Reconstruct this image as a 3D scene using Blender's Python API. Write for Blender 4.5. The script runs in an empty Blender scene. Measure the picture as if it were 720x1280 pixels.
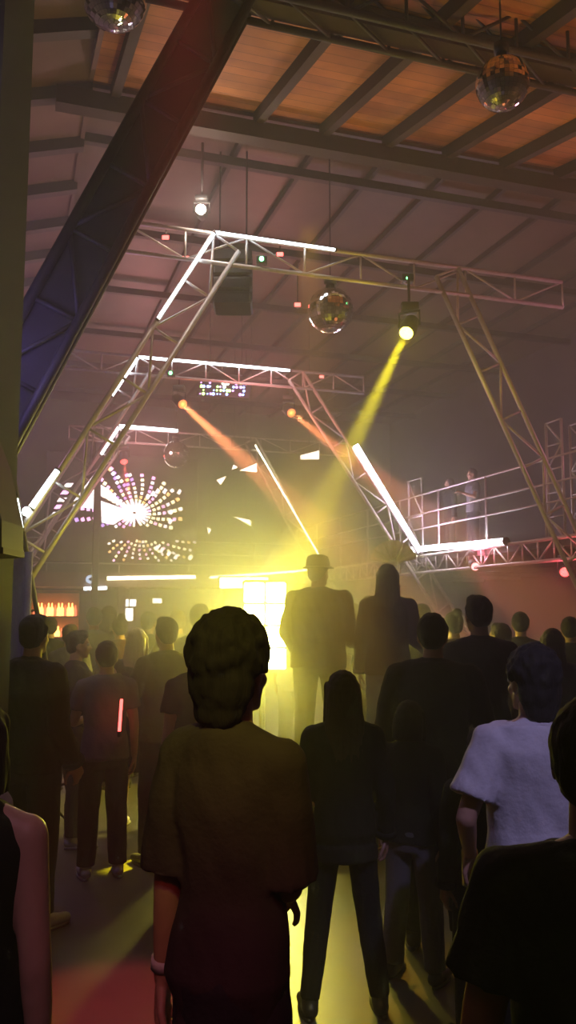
import bpy, bmesh, math, random
from mathutils import Vector, Matrix, noise
random.seed(7)
S = bpy.context.scene
C = S.collection
PI = math.pi
# ------------------------------------------------------------------ camera
F = 1065.0; PITCH = math.radians(6.7); CAMZ = 1.75
cp, sp = math.cos(PITCH), math.sin(PITCH)
def P(px, py, f):
    X = (px - 360) / F; V = (640 - py) / F
    fw = cp - V * sp; up = sp + V * cp
    return Vector((f * X / fw, f, CAMZ + f * up / fw))
cd = bpy.data.cameras.new('camera'); cam = bpy.data.objects.new('camera', cd); C.objects.link(cam)
cam.location = (0, 0, CAMZ); cam.rotation_euler = (PI / 2 + PITCH, 0, 0)
cd.sensor_fit = 'VERTICAL'; cd.sensor_height = 36; cd.lens = 36 * F / 1280; cd.clip_start = 0.05; cd.clip_end = 200
S.camera = cam
# hall frame: s across the hall, t along it (origin under the near portal's corner)
U = Vector((.951, .309, 0)); A = Vector((-.309, .951, 0)); O0 = Vector((-.94, 10.3, 0))
def Hc(s, t, z): return O0 + U * s + A * t + Vector((0, 0, z))
def Pt(px, py, t):                      # point of the pixel ray on the cross plane t
    d = P(px, py, 1.0) - Vector((0, 0, CAMZ)); c = Vector((0, 0, CAMZ))
    k = (O0 + A * t - c).dot(A) / d.dot(A)
    return c + d * k
def Ps(px, py, s):                      # ... on the lengthwise plane s
    d = P(px, py, 1.0) - Vector((0, 0, CAMZ)); c = Vector((0, 0, CAMZ))
    k = (O0 + U * s - c).dot(U) / d.dot(U)
    return c + d * k
def st(p):
    q = p - O0; return q.dot(U), q.dot(A), p.z
# ------------------------------------------------------------------ materials
M = {}
def mat(name, col, rough=.6, metal=0., noise_s=None, noise_a=.25, bump=0., spec=.5, stretch=(1, 1, 1), emis=None, es=0.):
    if name in M: return M[name]
    m = bpy.data.materials.new(name); m.use_nodes = True; nt = m.node_tree; b = nt.nodes['Principled BSDF']
    b.inputs['Base Color'].default_value = (*col, 1); b.inputs['Roughness'].default_value = rough
    b.inputs['Metallic'].default_value = metal; b.inputs['Specular IOR Level'].default_value = spec
    if noise_s:
        tc = nt.nodes.new('ShaderNodeTexCoord'); mp = nt.nodes.new('ShaderNodeMapping'); mp.inputs['Scale'].default_value = stretch
        n = nt.nodes.new('ShaderNodeTexNoise'); n.inputs['Scale'].default_value = noise_s; n.inputs['Detail'].default_value = 5
        r = nt.nodes.new('ShaderNodeMapRange'); r.inputs['To Min'].default_value = 1 - noise_a; r.inputs['To Max'].default_value = 1 + noise_a
        mx = nt.nodes.new('ShaderNodeMix'); mx.data_type = 'RGBA'; mx.blend_type = 'MULTIPLY'; mx.inputs[0].default_value = 1
        mx.inputs[6].default_value = (*col, 1)
        L = nt.links.new
        L(tc.outputs['Object'], mp.inputs[0]); L(mp.outputs[0], n.inputs['Vector']); L(n.outputs['Fac'], r.inputs[0])
        L(r.outputs[0], mx.inputs[7]); L(mx.outputs[2], b.inputs['Base Color'])
        if bump:
            bp = nt.nodes.new('ShaderNodeBump'); bp.inputs['Strength'].default_value = bump; bp.inputs['Distance'].default_value = .01
            L(n.outputs['Fac'], bp.inputs['Height']); L(bp.outputs[0], b.inputs['Normal'])
    M[name] = m; return m
def emit(name, col, s, sample=False):
    if name in M: return M[name]
    m = bpy.data.materials.new(name); m.use_nodes = True; nt = m.node_tree
    b = nt.nodes['Principled BSDF']; b.inputs['Base Color'].default_value = (*[min(1, c) * .5 for c in col], 1)
    b.inputs['Emission Color'].default_value = (*col, 1); b.inputs['Emission Strength'].default_value = s
    m.cycles.emission_sampling = 'FRONT' if sample else 'NONE'
    M[name] = m; return m
STEEL = mat('painted_steel', (.5, .46, .45), .45, .4, 12, .2)
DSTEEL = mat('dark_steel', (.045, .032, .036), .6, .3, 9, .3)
BLACK = mat('black_plastic', (.02, .02, .022), .45, 0, 20, .2)
LED = emit('white_led_tube', (.82, .93, 1.0), 9)
LEDB = emit('pale_blue_led', (.55, .72, 1.0), 4)
LEDP = emit('lilac_white_led', (.95, .86, 1.0), 22, True)
LEDW = emit('warm_white_led', (1, .93, .62), 8)
# ------------------------------------------------------------------ mesh helpers
def setp(o, label=None, cat=None, group=None, kind=None):
    if label: o['label'] = label
    if cat: o['category'] = cat
    if group: o['group'] = group
    if kind: o['kind'] = kind
    return o
def empty(name, loc=(0, 0, 0), rz=0, label=None, cat=None, group=None):
    o = bpy.data.objects.new(name, None); o.empty_display_size = .1; C.objects.link(o); o.location = loc; o.rotation_euler = (0, 0, rz)
    return setp(o, label, cat, group)
def obj(name, bm, m, parent=None, smooth=True, world=True):
    me = bpy.data.meshes.new(name)
    if isinstance(bm, bmesh.types.BMesh):
        bmesh.ops.recalc_face_normals(bm, faces=bm.faces[:]); bm.to_mesh(me); bm.free()
    else: me = bm
    for p in me.polygons: p.use_smooth = smooth
    if not me.materials:
        for q in (m if isinstance(m, (list, tuple)) else [m]): me.materials.append(q)
    o = bpy.data.objects.new(name, me); C.objects.link(o)
    if parent:
        o.parent = parent
        if world: o.matrix_parent_inverse = mw(parent).inverted()
    return o
def mw(o):
    m = Matrix.LocRotScale(o.location, o.rotation_euler, o.scale)
    return (mw(o.parent) @ o.matrix_parent_inverse @ m) if o.parent else m
def NB(): return bmesh.new()
def basis(d):
    d = d.normalized(); h = Vector((0, 0, 1)) if abs(d.z) < .95 else Vector((0, 1, 0))
    x = d.cross(h).normalized(); y = x.cross(d).normalized(); return x, y, d
def rings(bm, rs, cap=True):
    """rs: list of lists of points (same length)"""
    V = [[bm.verts.new(p) for p in r] for r in rs]
    n = len(V[0])
    for a, b in zip(V, V[1:]):
        for i in range(n): bm.faces.new((a[i], a[(i + 1) % n], b[(i + 1) % n], b[i]))
    if cap: bm.faces.new(V[0][::-1]); bm.faces.new(V[-1])
    return bm
def tube(bm, pts, r, n=8, cap=True):
    pts = [Vector(p) for p in pts]; rr = r if isinstance(r, (list, tuple)) else [r] * len(pts); rs = []
    for i, p in enumerate(pts):
        d = (pts[min(i + 1, len(pts) - 1)] - pts[max(i - 1, 0)])
        x, y, _ = basis(d)
        rs.append([p + x * math.cos(2 * PI * k / n) * rr[i] + y * math.sin(2 * PI * k / n) * rr[i] for k in range(n)])
    return rings(bm, rs, cap)
def box(bm, c, size, ax=None, bev=0.):
    """box centred c, size (x,y,z) along axes ax (3 vectors)"""
    ax = ax or (Vector((1, 0, 0)), Vector((0, 1, 0)), Vector((0, 0, 1))); c = Vector(c)
    x, y, z = [a * s / 2 for a, s in zip(ax, size)]
    if bev <= 0:
        v = [bm.verts.new(c + x * i + y * j + z * k) for k in (-1, 1) for i, j in ((-1, -1), (1, -1), (1, 1), (-1, 1))]
        for f in ((3, 2, 1, 0), (4, 5, 6, 7), (0, 1, 5, 4), (1, 2, 6, 5), (2, 3, 7, 6), (3, 0, 4, 7)): bm.faces.new([v[i] for i in f])
        return bm
    ex, ey, ez = [max(0, 1 - bev * 2 / s) for s in size]
    prof = [(ex, ey, -1), (1, 1, -ez), (1, 1, ez), (ex, ey, 1)]
    rs = []
    for fx, fy, fz in prof:
        r = []
        bx_ = fx if fx != 1 else 1; 
        for (i, j) in ((-1, -1), (1, -1), (1, 1), (-1, 1)):
            # chamfered corner: two points
            if (i, j) in ((-1, -1), (1, 1)): o2 = [(i * fx, j * fy * ey), (i * fx * ex, j * fy)]
            else: o2 = [(i * fx * ex, j * fy), (i * fx, j * fy * ey)]
            for a, b in o2: r.append(c + x * a + y * b + z * fz)
        rs.append(r)
    return rings(bm, rs)
def HB(bm, s0, s1, t0, t1, z0, z1, bev=0.):      # box in hall axes
    return box(bm, Hc((s0 + s1) / 2, (t0 + t1) / 2, (z0 + z1) / 2), (abs(s1 - s0), abs(t1 - t0), abs(z1 - z0)), (U, A, Vector((0, 0, 1))), bev)
def ellip(bm, c, r, n=14, m=9, rot=None):
    c = Vector(c); rs = []
    for j in range(1, m):
        th = PI * j / m; row = []
        for k in range(n):
            ph = 2 * PI * k / n; v = Vector((r[0] * math.sin(th) * math.cos(ph), r[1] * math.sin(th) * math.sin(ph), -r[2] * math.cos(th)))
            row.append(c + (rot @ v if rot else v))
        rs.append(row)
    V = [[bm.verts.new(p) for p in q] for q in rs]
    bot = Vector((0, 0, -r[2])); top = Vector((0, 0, r[2]))
    b = bm.verts.new(c + (rot @ bot if rot else bot)); t = bm.verts.new(c + (rot @ top if rot else top))
    for a_, b_ in zip(V, V[1:]):
        for i in range(n): bm.faces.new((a_[i], a_[(i + 1) % n], b_[(i + 1) % n], b_[i]))
    for i in range(n):
        bm.faces.new((b, V[0][(i + 1) % n], V[0][i])); bm.faces.new((t, V[-1][i], V[-1][(i + 1) % n]))
    return bm
def capsule(bm, a, ra, b, rb, n=12, flat=1.0, fdir=None, blunt_b=False):
    a, b = Vector(a), Vector(b); d = (b - a); L = d.length
    if L < 1e-6: return bm
    x, y, d = basis(d)
    if fdir is not None:
        y = (fdir - d * fdir.dot(d)).normalized(); x = y.cross(d)
    rs = []
    for k in range(4, 0, -1):
        th = PI / 2 * k / 4.3; rs.append((a - d * ra * math.sin(th), ra * math.cos(th)))
    rs.append((a, ra)); rs.append((a + (b - a) * .5, (ra + rb) / 2)); rs.append((b, rb))
    if not blunt_b:
        for k in range(1, 5):
            th = PI / 2 * k / 4.3; rs.append((b + d * rb * math.sin(th), rb * math.cos(th)))
    return rings(bm, [[c + x * r * math.cos(2 * PI * i / n) + y * r * flat * math.sin(2 * PI * i / n) for i in range(n)] for c, r in rs])
def loft(bm, L, n=24, e=2.3):
    """L: list of (x, y, z, rx, ry) horizontal rings"""
    rs = []
    for x, y, z, rx, ry in L:
        row = []
        for i in range(n):
            a = 2 * PI * i / n; c, s = math.cos(a), math.sin(a)
            row.append(Vector((x + rx * math.copysign(abs(c) ** (2 / e), c), y + ry * math.copysign(abs(s) ** (2 / e), s), z)))
        rs.append(row)
    return rings(bm, rs)
_tmp = None
def remesh(bm, vox, smooth=4, fac=.5, disp=None):
    """voxel-unite the blobs of bm into one closed skin; returns a bmesh"""
    me = bpy.data.meshes.new('tmp'); bmesh.ops.recalc_face_normals(bm, faces=bm.faces[:]); bm.to_mesh(me); bm.free()
    o = bpy.data.objects.new('tmp', me); C.objects.link(o)
    r = o.modifiers.new('r', 'REMESH'); r.mode = 'VOXEL'; r.voxel_size = vox
    if smooth:
        q = o.modifiers.new('s', 'SMOOTH'); q.factor = fac; q.iterations = smooth
    dg = bpy.context.evaluated_depsgraph_get(); dg.update()
    out = bmesh.new(); ev = o.evaluated_get(dg); m2 = ev.to_mesh(); out.from_mesh(m2); ev.to_mesh_clear()
    bpy.data.objects.remove(o); bpy.data.meshes.remove(me)
    if disp:
        out.normal_update()
        for v in out.verts: v.co += v.normal * disp(v.co)
    return out
def join(a, b):
    me = bpy.data.meshes.new('j'); b.to_mesh(me); a.from_mesh(me); bpy.data.meshes.remove(me); b.free(); return a
def copy_tree(o, parent=None):
    c = o.copy(); C.objects.link(c)
    if parent: c.parent = parent
    for ch in list(o.children): copy_tree(ch, c)
    return c
# ------------------------------------------------------------------ haze in the air
w = bpy.data.worlds.new('hall_air'); S.world = w; w.use_nodes = True
w.node_tree.nodes['Background'].inputs[0].default_value = (0, 0, 0, 1)
w.node_tree.nodes['Background'].inputs[1].default_value = 0
vs = w.node_tree.nodes.new('ShaderNodeVolumeScatter'); vs.inputs['Density'].default_value = .024; vs.inputs['Anisotropy'].default_value = .2
vs.inputs['Color'].default_value = (.97, .95, .95, 1)
w.node_tree.links.new(vs.outputs[0], w.node_tree.nodes['World Output'].inputs['Volume'])
#@@SECTION_ROOM
# ------------------------------------------------------------------ room shell
S0, S1, T0, T1 = -5.6, 9.6, -13.5, 15.5
def brickless(name, col, **k): return mat(name, col, **k)
fm = mat('worn_concrete', (.10, .088, .08), .38, 0, 1.7, .35, .15)
bm = NB(); HB(bm, S0, S1, T0, T1, -.12, 0); setp(obj('floor', bm, fm, smooth=False), kind='structure')
wm = mat('dark_wall_paint', (.075, .055, .065), .8, 0, 1.3, .3, .1)
for nm, a in (('wall_left', (S0 - .2, S0, T0, T1)), ('wall_right', (S1, S1 + .2, T0, T1)), ('wall_far', (S0 - .2, S1 + .2, T1, T1 + .2)), ('wall_behind', (S0 - .2, S1 + .2, T0 - .2, T0))):
    bm = NB(); HB(bm, *a, 0, 8.6); setp(obj(nm, bm, wm, smooth=False), kind='structure')
# ceiling: boarded roof rising away from the door, then the higher ribbed roof
def plank_mat():
    m = mat('brown_roof_boards', (.30, .115, .035), .7); nt = m.node_tree; b = nt.nodes['Principled BSDF']; L = nt.links.new
    tc = nt.nodes.new('ShaderNodeTexCoord'); mp = nt.nodes.new('ShaderNodeMapping'); mp.inputs['Rotation'].default_value = (0, 0, -math.radians(18))
    sx = nt.nodes.new('ShaderNodeSeparateXYZ'); L(tc.outputs['Object'], mp.inputs[0]); L(mp.outputs[0], sx.inputs[0])
    mu = nt.nodes.new('ShaderNodeMath'); mu.operation = 'MULTIPLY'; mu.inputs[1].default_value = 5.5; L(sx.outputs[1], mu.inputs[0])
    fl = nt.nodes.new('ShaderNodeMath'); fl.operation = 'FLOOR'; L(mu.outputs[0], fl.inputs[0])
    wn = nt.nodes.new('ShaderNodeTexWhiteNoise'); wn.noise_dimensions = '1D'; L(fl.outputs[0], wn.inputs['W'])
    fr = nt.nodes.new('ShaderNodeMath'); fr.operation = 'FRACT'; L(mu.outputs[0], fr.inputs[0])
    cr = nt.nodes.new('ShaderNodeValToRGB'); cr.color_ramp.elements[0].position = 0; cr.color_ramp.elements[0].color = (.12, .04, .012, 1)
    cr.color_ramp.elements[1].position = .09; cr.color_ramp.elements[1].color = (1, 1, 1, 1); L(fr.outputs[0], cr.inputs[0])
    nz = nt.nodes.new('ShaderNodeTexNoise'); nz.inputs['Scale'].default_value = 1.6; nz.inputs['Detail'].default_value = 6; L(mp.outputs[0], nz.inputs['Vector'])
    r2 = nt.nodes.new('ShaderNodeValToRGB'); r2.color_ramp.elements[0].position = .3; r2.color_ramp.elements[0].color = (.26, .08, .025, 1)
    r2.color_ramp.elements[1].position = .72; r2.color_ramp.elements[1].color = (.62, .23, .06, 1); L(nz.outputs['Fac'], r2.inputs[0])
    m1 = nt.nodes.new('ShaderNodeMix'); m1.data_type = 'RGBA'; m1.blend_type = 'MULTIPLY'; m1.inputs[0].default_value = 1
    L(r2.outputs[0], m1.inputs[6]); L(cr.outputs[0], m1.inputs[7])
    mr = nt.nodes.new('ShaderNodeMapRange'); mr.inputs['To Min'].default_value = .75; mr.inputs['To Max'].default_value = 1.2; L(wn.outputs[0], mr.inputs[0])
    m2 = nt.nodes.new('ShaderNodeMix'); m2.data_type = 'RGBA'; m2.blend_type = 'MULTIPLY'; m2.inputs[0].default_value = 1
    L(m1.outputs[2], m2.inputs[6]); L(mr.outputs[0], m2.inputs[7]); L(m2.outputs[2], b.inputs['Base Color'])
    return m
PL = plank_mat()
RAFT = mat('dark_timber', (.035, .014, .01), .75, 0, 6, .3)
TB = -.75                                   # where the cross beam stands
SL = .222                                   # slope of the boarded roof along the hall
def zA(t): return 7.75 + SL * (t - TB)
SR = -1.6                                    # where the side slope begins
def slab(name, quad, th, m, parent=None):
    bm = NB(); q = [Vector(p) for p in quad]; up = Vector((0, 0, th))
    rings(bm, [q, [p + up for p in q]]); return obj(name, bm, m, parent, smooth=False)
ceil = setp(empty('ceiling', Hc(2, 0, 7.7)), kind='structure')
slab('boarded_panel', [Hc(SR, T0, zA(T0)), Hc(S1, T0, zA(T0)), Hc(S1, TB, zA(TB)), Hc(SR, TB, zA(TB))], .06, PL, ceil)
ribm = mat('ribbed_roof_sheet', (.12, .07, .055), .5, .1, 3, .35, .2, stretch=(1, 1, 1))
zF = 8.0
slab('ribbed_panel', [Hc(SR, TB, zF), Hc(S1, TB, zF), Hc(S1, T1, zF), Hc(SR, T1, zF)], .06, ribm, ceil)
bm = NB(); HB(bm, SR, S1, TB, TB + .06, 7.7, zF + .06); obj('step_panel', bm, ribm, ceil, False)
zs = lambda s, z: z + .3 * (s - SR)
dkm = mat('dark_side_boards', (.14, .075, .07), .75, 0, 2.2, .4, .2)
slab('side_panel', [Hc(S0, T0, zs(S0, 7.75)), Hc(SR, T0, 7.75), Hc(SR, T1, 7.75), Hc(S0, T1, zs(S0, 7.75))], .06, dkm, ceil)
bm = NB(); HB(bm, SR - .05, SR, TB, T1, 7.7, zF + .06); obj('step_panel', bm, ribm, ceil, False)
bm = NB(); rings(bm, [[Hc(SR - .05, T0, zA(T0)), Hc(SR - .05, TB, 7.75), Hc(SR - .05, TB, 7.8), Hc(SR - .05, T0, 7.85)], [Hc(SR, T0, zA(T0)), Hc(SR, TB, 7.75), Hc(SR, TB, 7.8), Hc(SR, T0, 7.85)]]); obj('step_panel', bm, dkm, ceil, False)
for i in range(13):                         # rafters under the boards
    s = SR + .25 + i * .85; bm = NB()
    rings(bm, [[Hc(s + a, T0, zA(T0) - b) for a, b in ((-.05, 0), (.05, 0), (.05, .16), (-.05, .16))],
               [Hc(s + a, TB, zA(TB) - b) for a, b in ((-.05, 0), (.05, 0), (.05, .16), (-.05, .16))]])
    obj('rafter', bm, RAFT, ceil, False)
for t, d in ((TB, .2), (-3.75, .16), (-6.6, .16), (-9.4, .16)):   # cross beams
    z = zA(t); bm = NB(); HB(bm, SR - .4, S1, t - .1, t + .1, z - .16 - d, z - .15); obj('cross_beam', bm, RAFT, ceil, False)
for i in range(9):                          # thin battens high over the portals
    s = .4 + i * 1.0; bm = NB(); HB(bm, s - .03, s + .03, TB, T1, zF - .1, zF); obj('batten', bm, DSTEEL, ceil, False)
for i in range(6):
    t = .6 + i * 2.6; bm = NB(); HB(bm, SR, S1, t - .05, t + .05, zF - .22, zF - .1); obj('batten', bm, DSTEEL, ceil, False)
for i in range(14):                         # battens of the side slope
    t = -7.6 + i * 1.15
    bm = NB(); rings(bm, [[Hc(S0, t + a, zs(S0, 7.75) - b) for a, b in ((-.07, 0), (.07, 0), (.07, .15), (-.07, .15))], [Hc(SR, t + a, 7.75 - b) for a, b in ((-.07, 0), (.07, 0), (.07, .15), (-.07, .15))]])
    obj('batten', bm, DSTEEL, ceil, False)
# pillar at the side
pm = mat('grey_plaster', (.085, .085, .105), .85, 0, 2, .2, .1)
e = P(22, 600, 4.5); bm = NB(); box(bm, (e.x - .3, 4.25, 3.1), (.6, .5, 6.2), None, .015)
pil = setp(obj('wall_pillar', bm, pm, smooth=False), kind='structure')
bm = NB(); e2 = P(40, 700, 6.2); z2 = P(40, 690, 6.2).z
# draped curtain beyond the pillar
def curtain():
    bm = NB(); n = 60; rr = []
    for z in (0.02, z2):
        rr.append([Vector((e2.x - 1.3 + 1.3 * i / n, 6.2 + .045 * math.sin(i * 1.15) + .02 * math.sin(i * .37), z)) for i in range(n + 1)])
    rr2 = [r + [p + Vector((0, .03, 0)) for p in r[::-1]] for r in rr]
    return rings(bm, rr2)
bm.free()
o = obj('curtain', curtain(), mat('mauve_curtain', (.17, .14, .20), .85, 0, 30, .15, .2)); setp(o, 'mauve grey pleated curtain hanging beyond the plaster pillar', 'curtain')
#@@SECTION_TRUSS
# ------------------------------------------------------------------ trusses
def truss_mesh(p0, p1, nrm, depth, bays, r=.028, rl=.014, zig=True):
    """planar truss: chord p0-p1 and a second one offset by nrm*depth"""
    out = []
    q0, q1 = p0 + nrm * depth, p1 + nrm * depth
    c1 = tube(NB(), [p0, p1], r, 10); c2 = tube(NB(), [q0, q1], r, 10); l = NB()
    for i in range(bays + 1):
        a = p0.lerp(p1, i / bays); b = q0.lerp(q1, i / bays)
        tube(l, [a, b], rl, 6)
        if i < bays:
            a2 = p0.lerp(p1, (i + 1) / bays); b2 = q0.lerp(q1, (i + 1) / bays)
            tube(l, [b, a2] if (i % 2 and zig) else [a, b2], rl, 6)
    return c1, c2, l
def truss_part(name, parent, p0, p1, nrm, depth, bays, m=STEEL, box_d=None, bd=None, r=.028, rl=.014):
    c1, c2, l = truss_mesh(p0, p1, nrm, depth, bays, r, rl)
    if box_d:                                   # four chord truss
        o = bd * box_d
        d1, d2, l2 = truss_mesh(p0 + o, p1 + o, nrm, depth, bays, r, rl); join(c1, d1); join(c2, d2); join(l, l2)
        for i in range(bays):
            tube(l, [p0.lerp(p1, i / bays), p0.lerp(p1, (i + 1) / bays) + o], rl, 6)
            tube(l, [(p0 + nrm * depth).lerp(p1 + nrm * depth, i / bays), (p0 + nrm * depth).lerp(p1 + nrm * depth, (i + 1) / bays) + o], rl, 6)
    h = obj(name, l, m, parent); a = obj('chord', c1, m, h); b = obj('chord', c2, m, h)
    return h
def led(name, parent, p0, p1, r=.022, m=None):
    d = (p1 - p0).normalized()
    o = obj(name, tube(NB(), [p0, p1], r, 8), m or LED, parent)
    for p in (p0, p1): obj('end_cap', tube(NB(), [p - d * .012, p + d * .012], r * 1.35, 8), DSTEEL, o)
    return o
Z = Vector((0, 0, 1))
def portal(t, cl, cr, ll, lr, lab, ext, depth, bays, leds, mm=STEEL, left=True, right=True):
    """cl, cr: pixel corners; ll, lr: a pixel lower down each leg; all on the cross plane t"""
    TL, TR = Pt(*cl, t), Pt(*cr, t); zt = (TL.z + TR.z) / 2; TL.z = TR.z = zt
    root = empty('portal_truss', Vector((TL.x, TL.y, 0)), 0, lab, 'truss', 'trapezoid portal trusses along the hall')
    e0, e1 = ext
    truss_part('top_beam', root, TL - U * e0, TR + U * e1, -Z, depth, bays)
    res = {}
    for side, c, low in (('l', TL, ll), ('r', TR, lr)):
        if low is None: continue
        q = Pt(*low, t); d = (q - c).normalized(); foot = c + d * (c.z / -d.z)
        nrm = Vector((0, 0, 1)).cross(A) ; inn = (U if side == 'l' else -U)
        inn = (inn - d * inn.dot(d)).normalized()
        truss_part('leg', root, c, foot, inn, depth, int((foot - c).length / .72), r=.034, rl=.018)
        b = NB(); box(b, foot + inn * depth * .5 + Z * .012, (.6, .35, .024), (U, A, Z)); obj('foot_plate', b, mm, root, False)
    off = -A * .045
    for a, b_, r in leds: led('led_tube', root, Pt(*a, t) + off, Pt(*b_, t) + off, r)
    return root, TL, TR
p1, L1, R1 = portal(0, (267, 292), (572, 335), (197, 400), (715, 650), 'portal truss nearest the dance floor, mirror ball hanging under its top beam', (1.15, 1.7), .38, 8,
       [((267, 292), (418, 314), .02), ((267, 293), (196, 401), .02)])
p2, L2, R2 = portal(5.35, (172, 447), (378, 463), (140, 495), (525, 695), 'second portal truss with bright lit tube running down its slanting leg', (1.3, 1.3), .34, 9,
       [((172, 447), (362, 464), .028), ((172, 448), (139, 496), .028)])
led('led_tube', p2, Pt(443, 556, 5.35) - A * .05, Pt(524, 690, 5.35) - A * .05, .055, LEDP)
p3, L3, R3 = portal(11.2, (148, 533), (320, 550), (125, 568), (403, 705), 'farthest portal truss in front of the patterned video wall', (1.2, 2.6), .34, 9,
       [((148, 533), (222, 539), .045), ((148, 534), (125, 569), .045)])
led('led_tube', p3, Pt(318, 556, 11.2) - A * .05, Pt(403, 703, 11.2) - A * .05, .022, LEDW)
# long tube standing low on the near portal's slanting leg
led('led_tube', p1, Pt(72, 588, 0) - A * .05, Pt(38, 636, 0) - A * .05, .032)
b = NB(); c0 = Pt(33, 640, 0) - A * .06; tube(b, [c0 - A * .04, c0 + A * .04], .05, 12); obj('corner_lamp', b, LED, p1)
# nearest portal: heavy dark leg crossing the top corner
t0 = -4.0
a0, a1 = Pt(345, -60, t0), Pt(40, 510, t0)
d = (a1 - a0).normalized(); foot = a0 + d * (a0.z / -d.z)
inn = (-U - d * (-U).dot(d)).normalized()
root = empty('portal_truss', Vector((foot.x, foot.y, 0)), 0, 'dark heavy box truss leg slanting under the boarded roof, closest of the portals', 'truss', 'trapezoid portal trusses along the hall')
up0 = a0
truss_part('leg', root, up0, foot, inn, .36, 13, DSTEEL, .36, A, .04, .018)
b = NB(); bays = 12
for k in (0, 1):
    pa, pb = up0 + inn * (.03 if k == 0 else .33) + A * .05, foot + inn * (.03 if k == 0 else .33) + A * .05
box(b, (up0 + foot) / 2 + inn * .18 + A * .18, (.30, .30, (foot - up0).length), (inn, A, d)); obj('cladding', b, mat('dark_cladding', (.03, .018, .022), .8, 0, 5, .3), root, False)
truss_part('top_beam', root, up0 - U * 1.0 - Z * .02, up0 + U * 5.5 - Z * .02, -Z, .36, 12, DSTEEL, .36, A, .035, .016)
# slanting side truss with lit tubes by the pillar
ts = 3.2
root = empty('side_truss', Hc(-3, -4, 0), 0, 'slim leaning truss with short lit tubes beside the plaster pillar', 'truss')
q0, q1 = P(-14, 420, 7.2), P(42, 740, 7.2)
dd = (q1 - q0).normalized(); ft = q0 + dd * (q0.z / -dd.z); tp = q0 - dd * 3.0
nn = (-Vector((1, 0, 0)) + dd * dd.x).normalized()
truss_part('leg', root, tp, ft, nn, .25, 20, DSTEEL, r=.022, rl=.012)
for a, c_, r, m_ in (((-3, 497), (5, 528), .018, LEDB), ((20, 622), (27, 662), .018, LED), ((33, 701), (37, 714), .014, LED)):
    led('led_tube', root, P(*a, 7.15), P(*c_, 7.15), r, m_)
b = NB(); tube(b, [P(0, 545, 7.15), P(15, 604, 7.15)], .012, 8); obj('edge_strip', b, mat('brass_strip', (.5, .38, .2), .4, .6), root)
# dark boxed balcony end hanging from it
root = empty('balcony_box', P(0, 690, 3.7), 0, 'dark grey wedge shaped box fixed high on the pillar', 'box')
bm = NB(); pts = [(-80, 500), (-34, 520), (-14, 575), (2, 650), (2, 690), (-80, 694)]
rings(bm, [[P(*p, 3.7) for p in pts], [P(*p, 3.7) + Vector((0, .305, 0)) for p in pts]]); obj('shell', bm, mat('box_paint', (.05, .045, .04), .6, 0, 6, .3), root, False)
bm = NB(); rings(bm, [[P(*p, 3.69) for p in ((-80, 688), (4, 684), (4, 692), (-80, 696))], [P(*p, 3.69) + Vector((0, .30, 0)) for p in ((-80, 688), (4, 684), (4, 692), (-80, 696))]]); obj('rim', bm, DSTEEL, root, False)
# ---- gallery along the side
GS = st(Pt(525, 692, 5.35))[0]
gz = 2.86
ga = Ps(508, 690, GS)
tA, tB = 13.5, st(Ps(730, 660, GS))[1] - 6.0
root = empty('gallery', Hc(GS, 0, 0), 0, 'raised steel gallery with truss edge, railings and bright lilac tube', 'gallery')
truss_part('edge_truss', root, Hc(GS, tA, gz), Hc(GS, tB, gz), -Z, .33, 46, r=.03, rl=.016)
bm = NB(); HB(bm, GS + .05, S1, tB, T1, gz - .12, gz - .02); obj('deck', bm, mat('dark_decking', (.07, .05, .06), .7, 0, 5, .3), root, False)
for i in range(14):
    t = tB + .3 + i * 1.7
    if t < T1: bm = NB(); HB(bm, GS + .06, S1, t - .04, t + .04, gz - .32, gz - .12); obj('joist', bm, DSTEEL, root, False)
GR = GS + .12
rz_ = [st(Ps(547, y, GR))[2] for y in (612, 643, 657)]
rz_ = [gz + 1.27, gz + .88, gz + .58]
for z in rz_: obj('rail', tube(NB(), [Hc(GR, tA, z), Hc(GR, tB, z)], .018, 8), STEEL, root)
t = tA
while t > tB:
    obj('railing_post', tube(NB(), [Hc(GR, t, gz - .1), Hc(GR, t, gz + 1.27)], .022, 8), STEEL, root); t -= 1.75
# ladder frames standing on the edge
for (xa, xb, y0, y1) in ((512, 529, 602, 690),):
    pa, pb = Ps(xa, y1, GR), Ps(xb, y1, GR); h = Ps(xa, y0, GR).z - gz
    b = NB(); ta, tb_ = st(pa)[1], st(pb)[1]
    tube(b, [Hc(GR, ta, gz - .1), Hc(GR, ta, gz + h), Hc(GR, tb_, gz + h), Hc(GR, tb_, gz - .1)], .024, 8)
    tube(b, [Hc(GR, ta, gz + h * .52), Hc(GR, tb_, gz + h * .52)], .02, 8); tube(b, [Hc(GR, ta, gz + h), Hc(GR, tb_, gz + h * .52)], .016, 8); tube(b, [Hc(GR, ta, gz + h * .5), Hc(GR, tb_, gz)], .016, 8)
    obj('ladder_frame', b, STEEL, root)
led('led_tube', root, Ps(508, 691, GS) - U * .05 + Z * .05, Ps(636, 679, GS) - U * .05 + Z * .03, .055, LEDP)
# tower truss at the picture's edge standing on the gallery
tw = Ps(706, 650, GS + .3); tt = st(tw)[1]
root = empty('tower_truss', Hc(GS + .3, tt, gz), 0, 'upright scaffold tower on the gallery deck behind the portal leg', 'truss')
truss_part('mast', root, Hc(GS + .3, tt, gz), Hc(GS + .3, tt, gz + 1.9), A, .4, 5, r=.024)
truss_part('mast', root, Hc(GS + .75, tt, gz), Hc(GS + .75, tt, gz + 1.9), A, .4, 5, r=.024)
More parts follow.
